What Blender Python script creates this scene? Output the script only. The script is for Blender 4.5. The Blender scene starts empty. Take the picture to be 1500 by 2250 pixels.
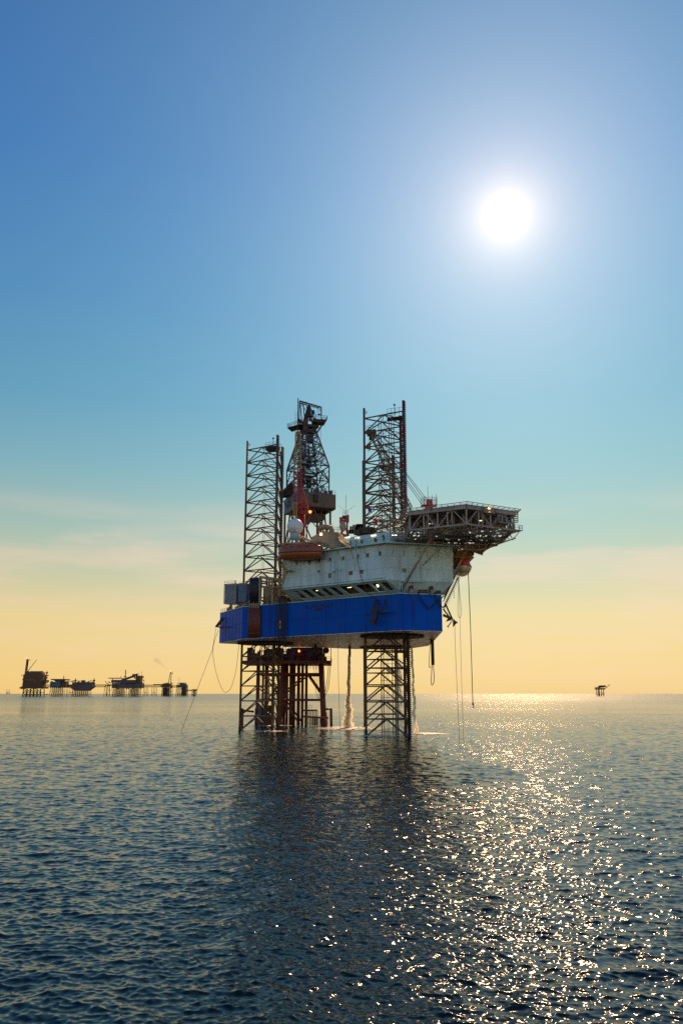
import bpy, math, random
import numpy as np
from mathutils import Vector, Matrix
random.seed(7); rng = np.random.default_rng(5)
scene = bpy.context.scene
DN = False
col = scene.collection

# ------------------------------------------------------------------ camera
EYE = 9.5                       # eye height above the water, metres
FPX = 1750.0                    # focal length in photograph pixels (frame 1500 x 2250)
PITCH = math.radians(12.845)
cam = bpy.data.cameras.new('camera'); cam.sensor_fit = 'VERTICAL'; cam.sensor_height = 36.0
cam.lens = 36.0 * FPX / 2250.0; cam.clip_start = 0.3; cam.clip_end = 90000
co = bpy.data.objects.new('camera', cam); col.objects.link(co)
co.location = (0, 0, EYE); co.rotation_euler = (math.pi / 2 + PITCH, 0, 0)
scene.camera = co
CP, SP = math.cos(PITCH), math.sin(PITCH)
def at(u, v, Y):
    """world point on the ray of photo pixel (u, v) at ground distance Y ahead"""
    x, y = u - 750.0, 1125.0 - v
    f = FPX * CP - y * SP
    return Vector((x / f * Y, Y, EYE + (y * CP + FPX * SP) / f * Y))
def srgb(r, g, b):
    return tuple(((c / 255) / 12.92 if c / 255 <= .04045 else ((c / 255 + .055) / 1.055) ** 2.4) for c in (r, g, b))

# ------------------------------------------------------------------ sun and sky
SUN_EL, SUN_AZ = math.radians(32.6), math.radians(13.0)      # azimuth measured from +Y towards +X
SD = Vector((math.sin(SUN_AZ) * math.cos(SUN_EL), math.cos(SUN_AZ) * math.cos(SUN_EL), math.sin(SUN_EL)))
sl = bpy.data.lights.new('sun', 'SUN'); sl.energy = 5.0; sl.angle = math.radians(0.6); sl.color = (1.0, .56, .26)
so = bpy.data.objects.new('sun', sl); col.objects.link(so)
so.location = (40, 170, 160); so.rotation_euler = SD.to_track_quat('Z', 'Y').to_euler()
scene.view_settings.view_transform = 'Standard'; scene.view_settings.look = 'None'
scene.view_settings.exposure = 0.0; scene.view_settings.gamma = 1.0
try: scene.view_settings.use_curve_mapping = False
except Exception: pass
scene.cycles.max_bounces = 8; scene.cycles.diffuse_bounces = 3; scene.cycles.glossy_bounces = 3
scene.cycles.transparent_max_bounces = 12; scene.cycles.sample_clamp_indirect = 1.2; scene.cycles.use_adaptive_sampling = False
scene.cycles.sample_clamp_direct = 30.0
scene.cycles.use_denoising = DN; scene.cycles.blur_glossy = 2.0

w = bpy.data.worlds.new('World'); scene.world = w; w.use_nodes = True
nt = w.node_tree; nt.nodes.clear(); L = nt.links
def N(tree, typ, **kw):
    n = tree.nodes.new(typ)
    for k, v in kw.items():
        if k.startswith('in_'):
            n.inputs[int(k[3:])].default_value = v
        else: setattr(n, k, v)
    return n
def math_(tree, op, a, b=None, clamp=False):
    n = tree.nodes.new('ShaderNodeMath'); n.operation = op; n.use_clamp = clamp
    for i, x in enumerate((a, b)):
        if x is None: continue
        if isinstance(x, (int, float)): n.inputs[i].default_value = x
        else: tree.links.new(x, n.inputs[i])
    return n.outputs[0]
def mixc(tree, mode, fac, a, b):
    n = tree.nodes.new('ShaderNodeMix'); n.data_type = 'RGBA'; n.blend_type = mode
    for i, x in ((0, fac), (6, a), (7, b)):
        if isinstance(x, (int, float)): n.inputs[i].default_value = x
        elif isinstance(x, tuple): n.inputs[i].default_value = (*x[:3], 1)
        else: tree.links.new(x, n.inputs[i])
    return n.outputs[2]
sky = N(nt, 'ShaderNodeTexSky', sky_type='NISHITA', sun_disc=False, sun_elevation=SUN_EL, sun_rotation=SUN_AZ,
        altitude=0, air_density=1.4, dust_density=3.0, ozone_density=2.0)
bg_sky = mixc(nt, 'MULTIPLY', 1.0, sky.outputs[0], (.10, .10, .10))
tc = N(nt, 'ShaderNodeTexCoord'); sx = N(nt, 'ShaderNodeSeparateXYZ'); L.new(tc.outputs['Generated'], sx.inputs[0])
def ramp(tree, fac, stops, interp='LINEAR'):
    r = tree.nodes.new('ShaderNodeValToRGB'); r.color_ramp.interpolation = interp
    e = r.color_ramp.elements
    while len(e) < len(stops): e.new(0.5)
    for el, (p, c) in zip(e, stops): el.position = p; el.color = (*c[:3], 1)
    tree.links.new(fac, r.inputs[0]); return r.outputs[0]
# the hazy air of a sea horizon: golden dust low down, turning to clear blue higher up
hz = ramp(nt, sx.outputs[2], [(0.0, srgb(243, 200, 120)), (.02, srgb(244, 204, 126)), (.089, srgb(232, 204, 140)), (.141, srgb(194, 192, 156)),
     (.193, srgb(158, 180, 168)), (.269, srgb(116, 162, 176)), (.343, srgb(84, 142, 176)), (.45, srgb(60, 120, 174)),
     (.58, srgb(38, 96, 168)), (.75, srgb(30, 76, 150)), (1.0, srgb(24, 62, 132))])
base = mixc(nt, 'MIX', 0.95, bg_sky, hz)
# faint streaks of thin cloud low over the horizon
mp = N(nt, 'ShaderNodeMapping'); mp.inputs['Scale'].default_value = (2.2, 2.2, 14.0); mp.inputs['Location'].default_value = (1.9, .7, 2.3); L.new(tc.outputs['Generated'], mp.inputs[0])
cn = N(nt, 'ShaderNodeTexNoise'); cn.inputs['Scale'].default_value = 1.6; cn.inputs['Detail'].default_value = 5; cn.inputs['Roughness'].default_value = .55
L.new(mp.outputs[0], cn.inputs['Vector'])
cm = ramp(nt, cn.outputs[0], [(0.0, (0, 0, 0)), (.46, (0, 0, 0)), (.66, (1, 1, 1))])
cz = ramp(nt, sx.outputs[2], [(0.0, (.25,) * 3), (.05, (.5,) * 3), (.17, (.8,) * 3), (.24, (0,) * 3)])
cf = math_(nt, 'MULTIPLY', math_(nt, 'MULTIPLY', cm, cz), .55)
base = mixc(nt, 'MIX', cf, base, srgb(250, 208, 182))
# sun: disc and the bright air around it
vd = N(nt, 'ShaderNodeVectorMath', operation='DOT_PRODUCT'); nv = N(nt, 'ShaderNodeVectorMath', operation='NORMALIZE')
L.new(tc.outputs['Generated'], nv.inputs[0]); L.new(nv.outputs[0], vd.inputs[0]); vd.inputs[1].default_value = SD
ang = math_(nt, 'MULTIPLY', math_(nt, 'ARCCOSINE', math_(nt, 'MINIMUM', vd.outputs['Value'], 0.9999999)), 57.2958)
def lobe(width, p=1.0):
    t = math_(nt, 'POWER', math_(nt, 'DIVIDE', ang, width), p)
    return math_(nt, 'POWER', 2.71828, math_(nt, 'MULTIPLY', t, -1.0))
def addl(b, fac, c):
    n = N(nt, 'ShaderNodeVectorMath', operation='SCALE'); n.inputs[0].default_value = c; L.new(fac, n.inputs['Scale'])
    m = N(nt, 'ShaderNodeVectorMath', operation='ADD'); L.new(b, m.inputs[0]); L.new(n.outputs[0], m.inputs[1]); return m.outputs[0]
# sky behind the viewer brightened: added fill light for the rig's shaded faces
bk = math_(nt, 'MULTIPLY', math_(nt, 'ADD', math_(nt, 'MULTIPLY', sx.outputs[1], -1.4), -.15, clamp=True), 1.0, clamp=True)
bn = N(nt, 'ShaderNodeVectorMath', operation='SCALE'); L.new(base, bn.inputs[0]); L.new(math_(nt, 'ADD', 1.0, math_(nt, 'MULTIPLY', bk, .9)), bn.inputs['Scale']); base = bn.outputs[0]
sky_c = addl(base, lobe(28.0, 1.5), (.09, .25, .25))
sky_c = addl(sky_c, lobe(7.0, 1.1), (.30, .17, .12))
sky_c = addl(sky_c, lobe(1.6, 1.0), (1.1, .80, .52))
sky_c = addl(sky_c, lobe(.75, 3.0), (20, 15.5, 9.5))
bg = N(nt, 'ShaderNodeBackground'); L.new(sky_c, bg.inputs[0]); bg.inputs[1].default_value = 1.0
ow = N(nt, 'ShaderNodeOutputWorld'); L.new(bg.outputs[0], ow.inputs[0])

# ------------------------------------------------------------------ materials
def mat(name, c, rough=.55, metal=0.0, wear=None, amt=.35, scale=.6, streak=True, emit=None, spec=.5, rust=0):
    m = bpy.data.materials.new(name); m.use_nodes = True; t = m.node_tree
    b = t.nodes['Principled BSDF']; b.inputs['Roughness'].default_value = rough; b.inputs['Metallic'].default_value = metal
    b.inputs['Specular IOR Level'].default_value = spec
    b.inputs['Base Color'].default_value = (*c, 1)
    if wear is not None:
        g = t.nodes.new('ShaderNodeNewGeometry'); mpn = t.nodes.new('ShaderNodeMapping'); t.links.new(g.outputs['Position'], mpn.inputs[0])
        mpn.inputs['Scale'].default_value = (1, 1, .22 if streak else 1)
        n1 = t.nodes.new('ShaderNodeTexNoise'); n1.inputs['Scale'].default_value = scale; n1.inputs['Detail'].default_value = 6; n1.inputs['Roughness'].default_value = .65
        t.links.new(mpn.outputs[0], n1.inputs['Vector'])
        f = ramp(t, n1.outputs[0], [(0, (0,) * 3), (.45, (0,) * 3), (.78, (1,) * 3)])
        cc = mixc(t, 'MIX', math_(t, 'MULTIPLY', f, amt), tuple(c), tuple(wear))
        n2 = t.nodes.new('ShaderNodeTexNoise'); n2.inputs['Scale'].default_value = scale * .25; t.links.new(g.outputs['Position'], n2.inputs['Vector'])
        v = ramp(t, n2.outputs[0], [(0.3, (.82,) * 3), (.7, (1.1,) * 3)])
        cc = mixc(t, 'MULTIPLY', 1.0, cc, v)
        if rust:
            mq = t.nodes.new('ShaderNodeMapping'); t.links.new(g.outputs['Position'], mq.inputs[0]); mq.inputs['Scale'].default_value = (1, 1, .07)
            n3 = t.nodes.new('ShaderNodeTexNoise'); n3.inputs['Scale'].default_value = 1.3; n3.inputs['Detail'].default_value = 5; t.links.new(mq.outputs[0], n3.inputs['Vector'])
            cc = mixc(t, 'MIX', math_(t, 'MULTIPLY', ramp(t, n3.outputs[0], [(0, (0,) * 3), (.55, (0,) * 3), (.72, (1,) * 3)]), rust), cc, (.10, .045, .02))
        t.links.new(cc, b.inputs['Base Color'])
        r2 = math_(t, 'ADD', math_(t, 'MULTIPLY', n1.outputs[0], .3), rough - .15, clamp=True); t.links.new(r2, b.inputs['Roughness'])
    if emit:
        b.inputs['Emission Color'].default_value = (*emit[:3], 1); b.inputs['Emission Strength'].default_value = emit[3]
    return m
M = {}
M['blue'] = mat('blue_hull_paint', (.0005, .088, .50), .45, wear=(.002, .10, .34), amt=.8, scale=.35, spec=.06, rust=.22)
M['bottom'] = mat('pale_bottom_paint', (.84, .74, .58), .38, wear=(.45, .34, .22), amt=.7, scale=.25, streak=False)
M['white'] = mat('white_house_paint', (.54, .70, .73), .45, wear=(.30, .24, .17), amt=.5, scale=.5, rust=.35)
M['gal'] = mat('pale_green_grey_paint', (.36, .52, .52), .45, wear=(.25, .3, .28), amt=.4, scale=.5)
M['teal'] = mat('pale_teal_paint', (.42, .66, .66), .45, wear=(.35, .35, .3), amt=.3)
M['leg'] = mat('weathered_leg_steel', (.13, .08, .042), .55, wear=(.12, .055, .022), amt=.8, scale=.9)
M['truss'] = mat('galvanised_truss_grey', (.36, .31, .27), .5, wear=(.13, .085, .05), amt=.8, scale=.5)
M['dark'] = mat('dark_machinery', (.055, .040, .028), .75, wear=(.10, .05, .025), amt=.7, scale=1.2)
M['growth'] = mat('weed_and_barnacle_crust', (.018, .020, .012), .8, wear=(.05, .045, .03), amt=.9, scale=3.0, streak=False)
M['black'] = mat('black_rubber', (.012, .012, .014), .55)
M['rust'] = mat('red_oxide_steel', (.16, .035, .018), .6, wear=(.06, .025, .012), amt=.8, scale=.5)
M['red'] = mat('red_crane_paint', (.42, .022, .012), .45, wear=(.12, .02, .01), amt=.6, scale=1.0)
M['ylw'] = mat('yellow_ochre_paint', (.42, .27, .06), .5, wear=(.18, .10, .03), amt=.6, scale=1.0)
M['tan'] = mat('tan_primer_steel', (.34, .26, .16), .55, wear=(.13, .075, .03), amt=.8, scale=.8)
M['boat'] = mat('orange_lifeboat_gelcoat', (.36, .095, .02), .35, wear=(.25, .06, .02), amt=.5, scale=.8, streak=False)
M['redboat'] = mat('red_lifeboat_gelcoat', (.60, .03, .015), .35)
M['boatw'] = mat('cream_lifeboat_bottom', (.75, .55, .32), .4)
M['mast'] = mat('blue_grey_derrick_steel', (.075, .09, .14), .5, wear=(.14, .06, .03), amt=.75, scale=.45)
M['wind'] = mat('brown_corrugated_wall', (.20, .145, .085), .6, wear=(.10, .07, .04), amt=.7, scale=.7)
M['windb'] = mat('blue_grey_wind_wall', (.17, .24, .32), .55, wear=(.12, .14, .18), amt=.6, scale=.6)
M['cont'] = mat('grey_container_paint', (.22, .24, .28), .45, wear=(.14, .11, .09), amt=.5)
M['dome'] = mat('white_radome_shell', (.72, .74, .72), .3, wear=(.55, .55, .5), amt=.4, streak=False)
M['glass'] = mat('dark_window_glass', (.012, .016, .018), .08)
M['logo'] = mat('dark_blue_emblem_paint', (.01, .03, .16), .5)
M['letters'] = mat('black_lettering_paint', (.008, .010, .014), .5)
M['rope'] = mat('dark_rope', (.06, .055, .045), .8)
M['lrope'] = mat('pale_rope', (.40, .36, .24), .8)
M['lamp'] = mat('lit_amber_lamp', (.9, .5, .2), .4, emit=(1.0, .42, .10, 14.0))
M['rlamp'] = mat('lit_red_lamp', (.9, .1, .05), .4, emit=(1.0, .10, .02, 10.0))
M['wlamp'] = mat('lit_tube_lamp', (.9, .85, .6), .4, emit=(1.0, .88, .55, 2.2))
M['flame'] = mat('gas_flame', (.9, .4, .1), .4, emit=(1.0, .30, .10, 3.0))
M['far'] = mat('distant_rust_steel', (.12, .058, .026), .7, wear=(.14, .06, .02), amt=.7, scale=.05, streak=False)
M['farb'] = mat('distant_blue_cladding', (.06, .10, .16), .6)
M['farm'] = mat('distant_violet_grey_cladding', (.09, .07, .075), .6, wear=(.10, .05, .03), amt=.6, scale=.05)
M['farj'] = mat('distant_jacket_steel', (.07, .045, .028), .7)
M['faro'] = mat('distant_orange_cladding', (.22, .085, .02), .7)
M['foam'] = None
M['cloth'] = mat('dark_overalls', (.03, .03, .04), .8)
M['orangecloth'] = mat('orange_overalls', (.5, .12, .02), .8)
M['flagred'] = mat('red_flag_cloth', (.75, .02, .015), .7)
M['flagblue'] = mat('blue_flag_cloth', (.05, .07, .35), .7)
m = mat('banded_chord_paint', (.1, .03, .02), .5); M['band'] = m; t = m.node_tree
g = t.nodes.new('ShaderNodeNewGeometry'); s = t.nodes.new('ShaderNodeSeparateXYZ'); t.links.new(g.outputs['Position'], s.inputs[0])
fr = math_(t, 'FRACT', math_(t, 'DIVIDE', math_(t, 'SUBTRACT', s.outputs[2], -.12), 7.74))
fz = math_(t, 'GREATER_THAN', fr, .5)
hi = math_(t, 'GREATER_THAN', s.outputs[2], 40.0)
cc = mixc(t, 'MIX', fz, (.17, .012, .008), (.085, .085, .06))
cc = mixc(t, 'MIX', hi, (.055, .035, .025), cc)
nn = t.nodes.new('ShaderNodeTexNoise'); nn.inputs['Scale'].default_value = 1.5; t.links.new(g.outputs['Position'], nn.inputs['Vector'])
cc = mixc(t, 'MULTIPLY', 1.0, cc, ramp(t, nn.outputs[0], [(.3, (.6,) * 3), (.7, (1.2,) * 3)])); t.links.new(cc, t.nodes['Principled BSDF'].inputs['Base Color'])
# falling water: bright in the light behind it
m = bpy.data.materials.new('falling_water_spray'); m.use_nodes = True; t = m.node_tree; t.nodes.clear()
tr = t.nodes.new('ShaderNodeBsdfTranslucent'); tr.inputs[0].default_value = (1, .97, .88, 1)
gl = t.nodes.new('ShaderNodeBsdfDiffuse'); gl.inputs[0].default_value = (.9, .88, .82, 1)
tp = t.nodes.new('ShaderNodeBsdfTransparent')
a1 = t.nodes.new('ShaderNodeMixShader'); a1.inputs[0].default_value = .05; t.links.new(tr.outputs[0], a1.inputs[1]); t.links.new(gl.outputs[0], a1.inputs[2])
a2 = t.nodes.new('ShaderNodeMixShader'); a2.inputs[0].default_value = .9; t.links.new(tp.outputs[0], a2.inputs[1]); t.links.new(a1.outputs[0], a2.inputs[2])
o_ = t.nodes.new('ShaderNodeOutputMaterial'); t.links.new(a2.outputs[0], o_.inputs[0]); M['spray'] = m
# churned foam, broken up by holes
m = bpy.data.materials.new('churned_foam'); m.use_nodes = True; t = m.node_tree; b = t.nodes['Principled BSDF']
b.inputs['Base Color'].default_value = (.85, .80, .70, 1); b.inputs['Roughness'].default_value = .5
g = t.nodes.new('ShaderNodeNewGeometry'); n1 = t.nodes.new('ShaderNodeTexNoise'); n1.inputs['Scale'].default_value = 1.1; n1.inputs['Detail'].default_value = 7; n1.inputs['Roughness'].default_value = .7
t.links.new(g.outputs['Position'], n1.inputs['Vector'])
tcn = t.nodes.new('ShaderNodeTexCoord'); ln = t.nodes.new('ShaderNodeVectorMath'); ln.operation = 'LENGTH'
mpn = t.nodes.new('ShaderNodeMapping'); mpn.inputs['Location'].default_value = (-1, -1, 0); mpn.inputs['Scale'].default_value = (2, 2, 0)
t.links.new(tcn.outputs['Generated'], mpn.inputs[0]); t.links.new(mpn.outputs[0], ln.inputs[0])
al = math_(t, 'SUBTRACT', n1.outputs[0], math_(t, 'ADD', math_(t, 'MULTIPLY', ln.outputs['Value'], .36), .235))
t.links.new(math_(t, 'MULTIPLY', al, 5.0, clamp=True), b.inputs['Alpha']); M['foam'] = m

# ------------------------------------------------------------------ mesh helpers
WP = {}
def tag(o, label=None, cat=None, group=None, kind=None):
    if label: o['label'] = label
    if cat: o['category'] = cat
    if group: o['group'] = group
    if kind: o['kind'] = kind
    return o
def thing(name, loc, label, cat, group=None):
    o = bpy.data.objects.new(name, None); col.objects.link(o); o.location = loc; WP[o.name] = Vector(loc); o.empty_display_size = .5
    return tag(o, label, cat, group)
class MB:
    def __init__(s): s.v = []; s.f = []; s.sm = []
    def add(s, vs, fs, smooth=False):
        n = len(s.v); s.v.extend(Vector(p) for p in vs); s.f.extend([tuple(n + i for i in f) for f in fs]); s.sm.extend([smooth] * len(fs)); return s
    def box(s, c, size, ax=None, ay=None):
        c = Vector(c); hx, hy, hz_ = size[0] / 2, size[1] / 2, size[2] / 2
        ax = Vector(ax).normalized() if ax is not None else Vector((1, 0, 0))
        ay = Vector(ay).normalized() if ay is not None else Vector((-ax.y, ax.x, 0)).normalized()
        az = ax.cross(ay)
        vs = [c + ax * (i * hx) + ay * (j * hy) + az * (k * hz_) for k in (-1, 1) for i, j in ((-1, -1), (1, -1), (1, 1), (-1, 1))]
        return s.add(vs, [(3, 2, 1, 0), (4, 5, 6, 7), (0, 1, 5, 4), (1, 2, 6, 5), (2, 3, 7, 6), (3, 0, 4, 7)])
    def bar(s, p, q, r=.1, n=4, r2=None, caps=True):
        p, q = Vector(p), Vector(q); d = q - p
        if d.length < 1e-5: return s
        d.normalize(); u = d.cross(Vector((0, 0, 1)))
        if u.length < .05: u = d.cross(Vector((1, 0, 0)))
        u.normalize(); w_ = d.cross(u); r2 = r if r2 is None else r2; off = math.pi / 4 if n == 4 else 0
        k = 1.2 if n == 4 else 1
        vs = [p + (u * math.cos(2 * math.pi * i / n + off) + w_ * math.sin(2 * math.pi * i / n + off)) * r * k for i in range(n)]
        vs += [q + (u * math.cos(2 * math.pi * i / n + off) + w_ * math.sin(2 * math.pi * i / n + off)) * r2 * k for i in range(n)]
        fs = [(i, n + i, n + (i + 1) % n, (i + 1) % n) for i in range(n)]
        s.add(vs, fs, n > 5)
        if caps:
            m0 = len(s.v) - 2 * n; s.f.append(tuple(m0 + i for i in range(n))); s.f.append(tuple(m0 + n + i for i in reversed(range(n)))); s.sm += [False, False]
        return s
    def path(s, pts, r=.05, n=5):
        pts = [Vector(p) for p in pts]; m0 = len(s.v); pu = None
        for i, p in enumerate(pts):
            d = (pts[min(i + 1, len(pts) - 1)] - pts[max(i - 1, 0)]).normalized()
            u = d.cross(Vector((0, 0, 1))) if pu is None else pu - d * pu.dot(d)
            if u.length < .05: u = d.cross(Vector((1, 0, 0)))
            u.normalize(); pu = u; w_ = d.cross(u)
            s.v += [p + (u * math.cos(2 * math.pi * k / n) + w_ * math.sin(2 * math.pi * k / n)) * r for k in range(n)]
        for i in range(len(pts) - 1):
            for k in range(n):
                a = m0 + i * n; s.f.append((a + k, a + n + k, a + n + (k + 1) % n, a + (k + 1) % n)); s.sm.append(True)
        s.f.append(tuple(m0 + k for k in range(n))); s.f.append(tuple(len(s.v) - n + k for k in reversed(range(n)))); s.sm += [False, False]
        return s
    def prism(s, poly, z0, z1, poly2=None):
        n = len(poly); poly2 = poly2 or poly
        vs = [(p[0], p[1], z0) for p in poly] + [(p[0], p[1], z1) for p in poly2]
        ar = sum(poly[i][0] * poly[(i + 1) % n][1] - poly[(i + 1) % n][0] * poly[i][1] for i in range(n))
        fs = [(i, (i + 1) % n, n + (i + 1) % n, n + i) for i in range(n)] + [tuple(reversed(range(n))), tuple(range(n, 2 * n))]
        if ar < 0: fs = [tuple(reversed(f)) for f in fs]
        return s.add(vs, fs)
    def sphere(s, c, r, nu=20, nv=12, sc=(1, 1, 1)):
        c = Vector(c); vs = [c + Vector((0, 0, -r * sc[2]))]
        for j in range(1, nv):
            t_ = -math.pi / 2 + math.pi * j / nv
            vs += [c + Vector((r * sc[0] * math.cos(t_) * math.cos(2 * math.pi * i / nu), r * sc[1] * math.cos(t_) * math.sin(2 * math.pi * i / nu), r * sc[2] * math.sin(t_))) for i in range(nu)]
        vs.append(c + Vector((0, 0, r * sc[2]))); fs = []
        for i in range(nu):
            fs.append((0, 1 + (i + 1) % nu, 1 + i)); last = 1 + (nv - 2) * nu; fs.append((last + i, last + (i + 1) % nu, len(vs) - 1))
            for j in range(nv - 2):
                a = 1 + j * nu; fs.append((a + i, a + (i + 1) % nu, a + nu + (i + 1) % nu, a + nu + i))
        return s.add(vs, fs, True)
    def rail(s, pts, h=1.1, step=2.0, r=.045):
        for p, q in zip(pts[:-1], pts[1:]):
            p, q = Vector(p), Vector(q); n = max(1, int((q - p).length / step)); up = Vector((0, 0, 1))
            for k in (h, h * .52): s.bar(p + up * k, q + up * k, r * .8, caps=False)
            for i in range(n + 1):
                a = p.lerp(q, i / n); s.bar(a, a + up * h, r, caps=False)
        return s
    def ladder(s, p, q, w_=.45, side=(1, 0, 0), step=.45):
        p, q, sd = Vector(p), Vector(q), Vector(side) * w_ / 2
        s.bar(p - sd, q - sd, .04); s.bar(p + sd, q + sd, .04); n = int((q - p).length / step)
        for i in range(1, n): a = p.lerp(q, i / n); s.bar(a - sd, a + sd, .025, caps=False)
        return s
    def build(s, name, m, parent=None, **tags):
        me = bpy.data.meshes.new(name)
        lo = [min(v[i] for v in s.v) for i in range(3)]; hi_ = [max(v[i] for v in s.v) for i in range(3)]
        org = Vector(((lo[0] + hi_[0]) / 2, (lo[1] + hi_[1]) / 2, lo[2]))
        me.from_pydata([tuple(v - org) for v in s.v], [], s.f); me.update()
        me.polygons.foreach_set('use_smooth', s.sm)
        if isinstance(m, str): m = M[m]
        me.materials.append(m)
        o = bpy.data.objects.new(name, me); col.objects.link(o)
        if parent is not None:
            o.parent = parent; o.location = org - WP[parent.name]
        else: o.location = org
        WP[o.name] = org
        tag(o, **tags)
        return o
def copy_tree(o, loc=None, parent=None, wp=None):
    c = o.copy(); col.objects.link(c)
    if parent is not None: c.parent = parent
    if loc is not None: c.location = loc
    for ch in list(o.children): copy_tree(ch, None, c)
    return c
def V(*a): return Vector(a)
def catenary(p, q, sag, n=16):
    p, q = Vector(p), Vector(q)
    return [p.lerp(q, i / n) - Vector((0, 0, sag * 4 * (i / n) * (1 - i / n))) for i in range(n + 1)]
# ------------------------------------------------------------------ the sea
def make_sea():
    # rings get wider with distance; fine columns ahead of the viewer, coarse ones all round
    r = [2.0]
    while r[-1] < 20: r.append(r[-1] + .6)
    while r[-1] < 420: r.append(r[-1] + max(.04, r[-1] * .0020))
    while r[-1] < 60000: r.append(r[-1] * 1.02)
    r = np.array(r); dr = np.gradient(r)
    fine = np.radians(np.linspace(-29, 29, 1050)); half = np.radians(29)
    coarse = np.linspace(half, 2 * np.pi - half, 90)[1:-1]
    th = np.concatenate([fine, coarse]); dth = np.concatenate([np.full(len(fine), fine[1] - fine[0]), np.full(len(coarse), coarse[1] - coarse[0])])
    R, T = np.meshgrid(r, th, indexing='ij')
    X = R * np.sin(T); Y = R * np.cos(T); Z = np.zeros_like(X)
    res = np.maximum(dr[:, None], R * dth[None, :])
    dX = np.zeros_like(X); dY = np.zeros_like(X)
    g = np.random.default_rng(11)
    nw = 110; lam = np.exp(g.uniform(np.log(.24), np.log(5.0), nw)); wind = math.radians(-102)
    ang = wind + g.normal(0, .62, nw) + np.where(g.random(nw) < .12, math.pi * .5, 0)
    for l_, a in zip(lam, ang):
        k = 2 * np.pi / l_; slope = .053 * (l_ / .6) ** (.08 if l_ < .6 else -.64)
        A = slope / k
        att = np.clip((l_ / res - 2.0) / 2.2, 0, 1)
        if not att.any(): continue
        ph = k * (X * math.cos(a) + Y * math.sin(a)) + g.uniform(0, 6.28)
        # groups of waves, so that the surface is not even everywhere
        env = .7 + .5 * np.sin(X * .9 / l_ * math.sin(a + .5) - Y * .7 / l_ * math.cos(a + .3) + g.uniform(0, 6.28)) * np.sin((X - Y * .6) * .37 / l_ + g.uniform(0, 6.28))
        AA = A * att * env
        Z += AA * np.sin(ph); dX += .95 * AA * np.cos(ph) * math.cos(a); dY += .95 * AA * np.cos(ph) * math.sin(a)
    X = X + dX; Y = Y + dY
    nr, nc = X.shape
    verts = np.stack([X, Y, Z], -1).reshape(-1, 3)
    i = np.arange(nr - 1)[:, None]; j = np.arange(nc)[None, :]; j2 = (j + 1) % nc
    quads = np.stack([i * nc + j, i * nc + j2, (i + 1) * nc + j2, (i + 1) * nc + j], -1).reshape(-1, 4)
    cen = np.arange(nc)[::-1]                                   # the small hole under the viewer
    me = bpy.data.meshes.new('sea')
    me.vertices.add(len(verts)); me.vertices.foreach_set('co', verts.astype(np.float32).ravel())
    nq = len(quads); me.loops.add(nq * 4 + nc); me.polygons.add(nq + 1)
    me.loops.foreach_set('vertex_index', np.concatenate([quads[:, ::-1].ravel(), cen[::-1]]).astype(np.int32))
    me.polygons.foreach_set('loop_start', np.concatenate([np.arange(nq) * 4, [nq * 4]]).astype(np.int32))
    try: me.polygons.foreach_set('loop_total', np.concatenate([np.full(nq, 4), [nc]]).astype(np.int32))
    except Exception: pass
    me.update(calc_edges=True); me.validate()
    if me.polygons[nq // 2].normal.z < 0: me.flip_normals()
    me.polygons.foreach_set('use_smooth', [True] * len(me.polygons))
    m = bpy.data.materials.new('sea_water'); m.use_nodes = True; t = m.node_tree; b = t.nodes['Principled BSDF']
    b.inputs['Base Color'].default_value = (.0012, .010, .010, 1); b.inputs['Roughness'].default_value = .045
    b.inputs['IOR'].default_value = 1.35
    g = t.nodes.new('ShaderNodeNewGeometry'); pos = g.outputs['Position']
    ln = t.nodes.new('ShaderNodeVectorMath'); ln.operation = 'LENGTH'; t.links.new(pos, ln.inputs[0]); dist = ln.outputs['Value']
    def lerpd(d0, d1, a, b_):
        f = math_(t, 'DIVIDE', math_(t, 'SUBTRACT', dist, d0), d1 - d0, clamp=True)
        return math_(t, 'ADD', math_(t, 'MULTIPLY', f, b_ - a), a)
    t.links.new(math_(t, 'ADD', lerpd(40, 260, .06, .105), lerpd(260, 1400, 0.0, .09)), b.inputs['Roughness'])
    # slope of a rippled height field, by finite differences of noise at a fixed world step
    def slopes(lam, rot, stretch, detail, off):
        out = []
        d = lam * .12
        base = None
        for k in range(3):
            ad = t.nodes.new('ShaderNodeVectorMath'); ad.operation = 'ADD'; t.links.new(pos, ad.inputs[0])
            ad.inputs[1].default_value = (off + (d if k == 1 else 0), off * .7 + (d if k == 2 else 0), 0)
            mp_ = t.nodes.new('ShaderNodeMapping'); mp_.inputs['Rotation'].default_value = (0, 0, rot)
            mp_.inputs['Scale'].default_value = (1 / (lam * stretch), 1 / lam, 0); t.links.new(ad.outputs[0], mp_.inputs[0])
            n_ = t.nodes.new('ShaderNodeTexNoise'); n_.noise_dimensions = '2D'; n_.inputs['Scale'].default_value = 1.0; n_.inputs['Detail'].default_value = detail; n_.inputs['Roughness'].default_value = .5
            t.links.new(mp_.outputs[0], n_.inputs['Vector']); out.append(n_.outputs[0])
        return (math_(t, 'DIVIDE', math_(t, 'SUBTRACT', out[1], out[0]), d / lam), math_(t, 'DIVIDE', math_(t, 'SUBTRACT', out[2], out[0]), d / lam))
    # slick and ruffled patches
    mp_ = t.nodes.new('ShaderNodeMapping'); mp_.inputs['Scale'].default_value = (.006, .011, 0); t.links.new(pos, mp_.inputs[0])
    pn = t.nodes.new('ShaderNodeTexNoise'); pn.inputs['Scale'].default_value = 1.0; pn.inputs['Detail'].default_value = 3; t.links.new(mp_.outputs[0], pn.inputs['Vector'])
    patch = ramp(t, pn.outputs[0], [(.36, (.55,) * 3), (.55, (1.0,) * 3), (.7, (1.15,) * 3)])
    tot = None
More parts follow.
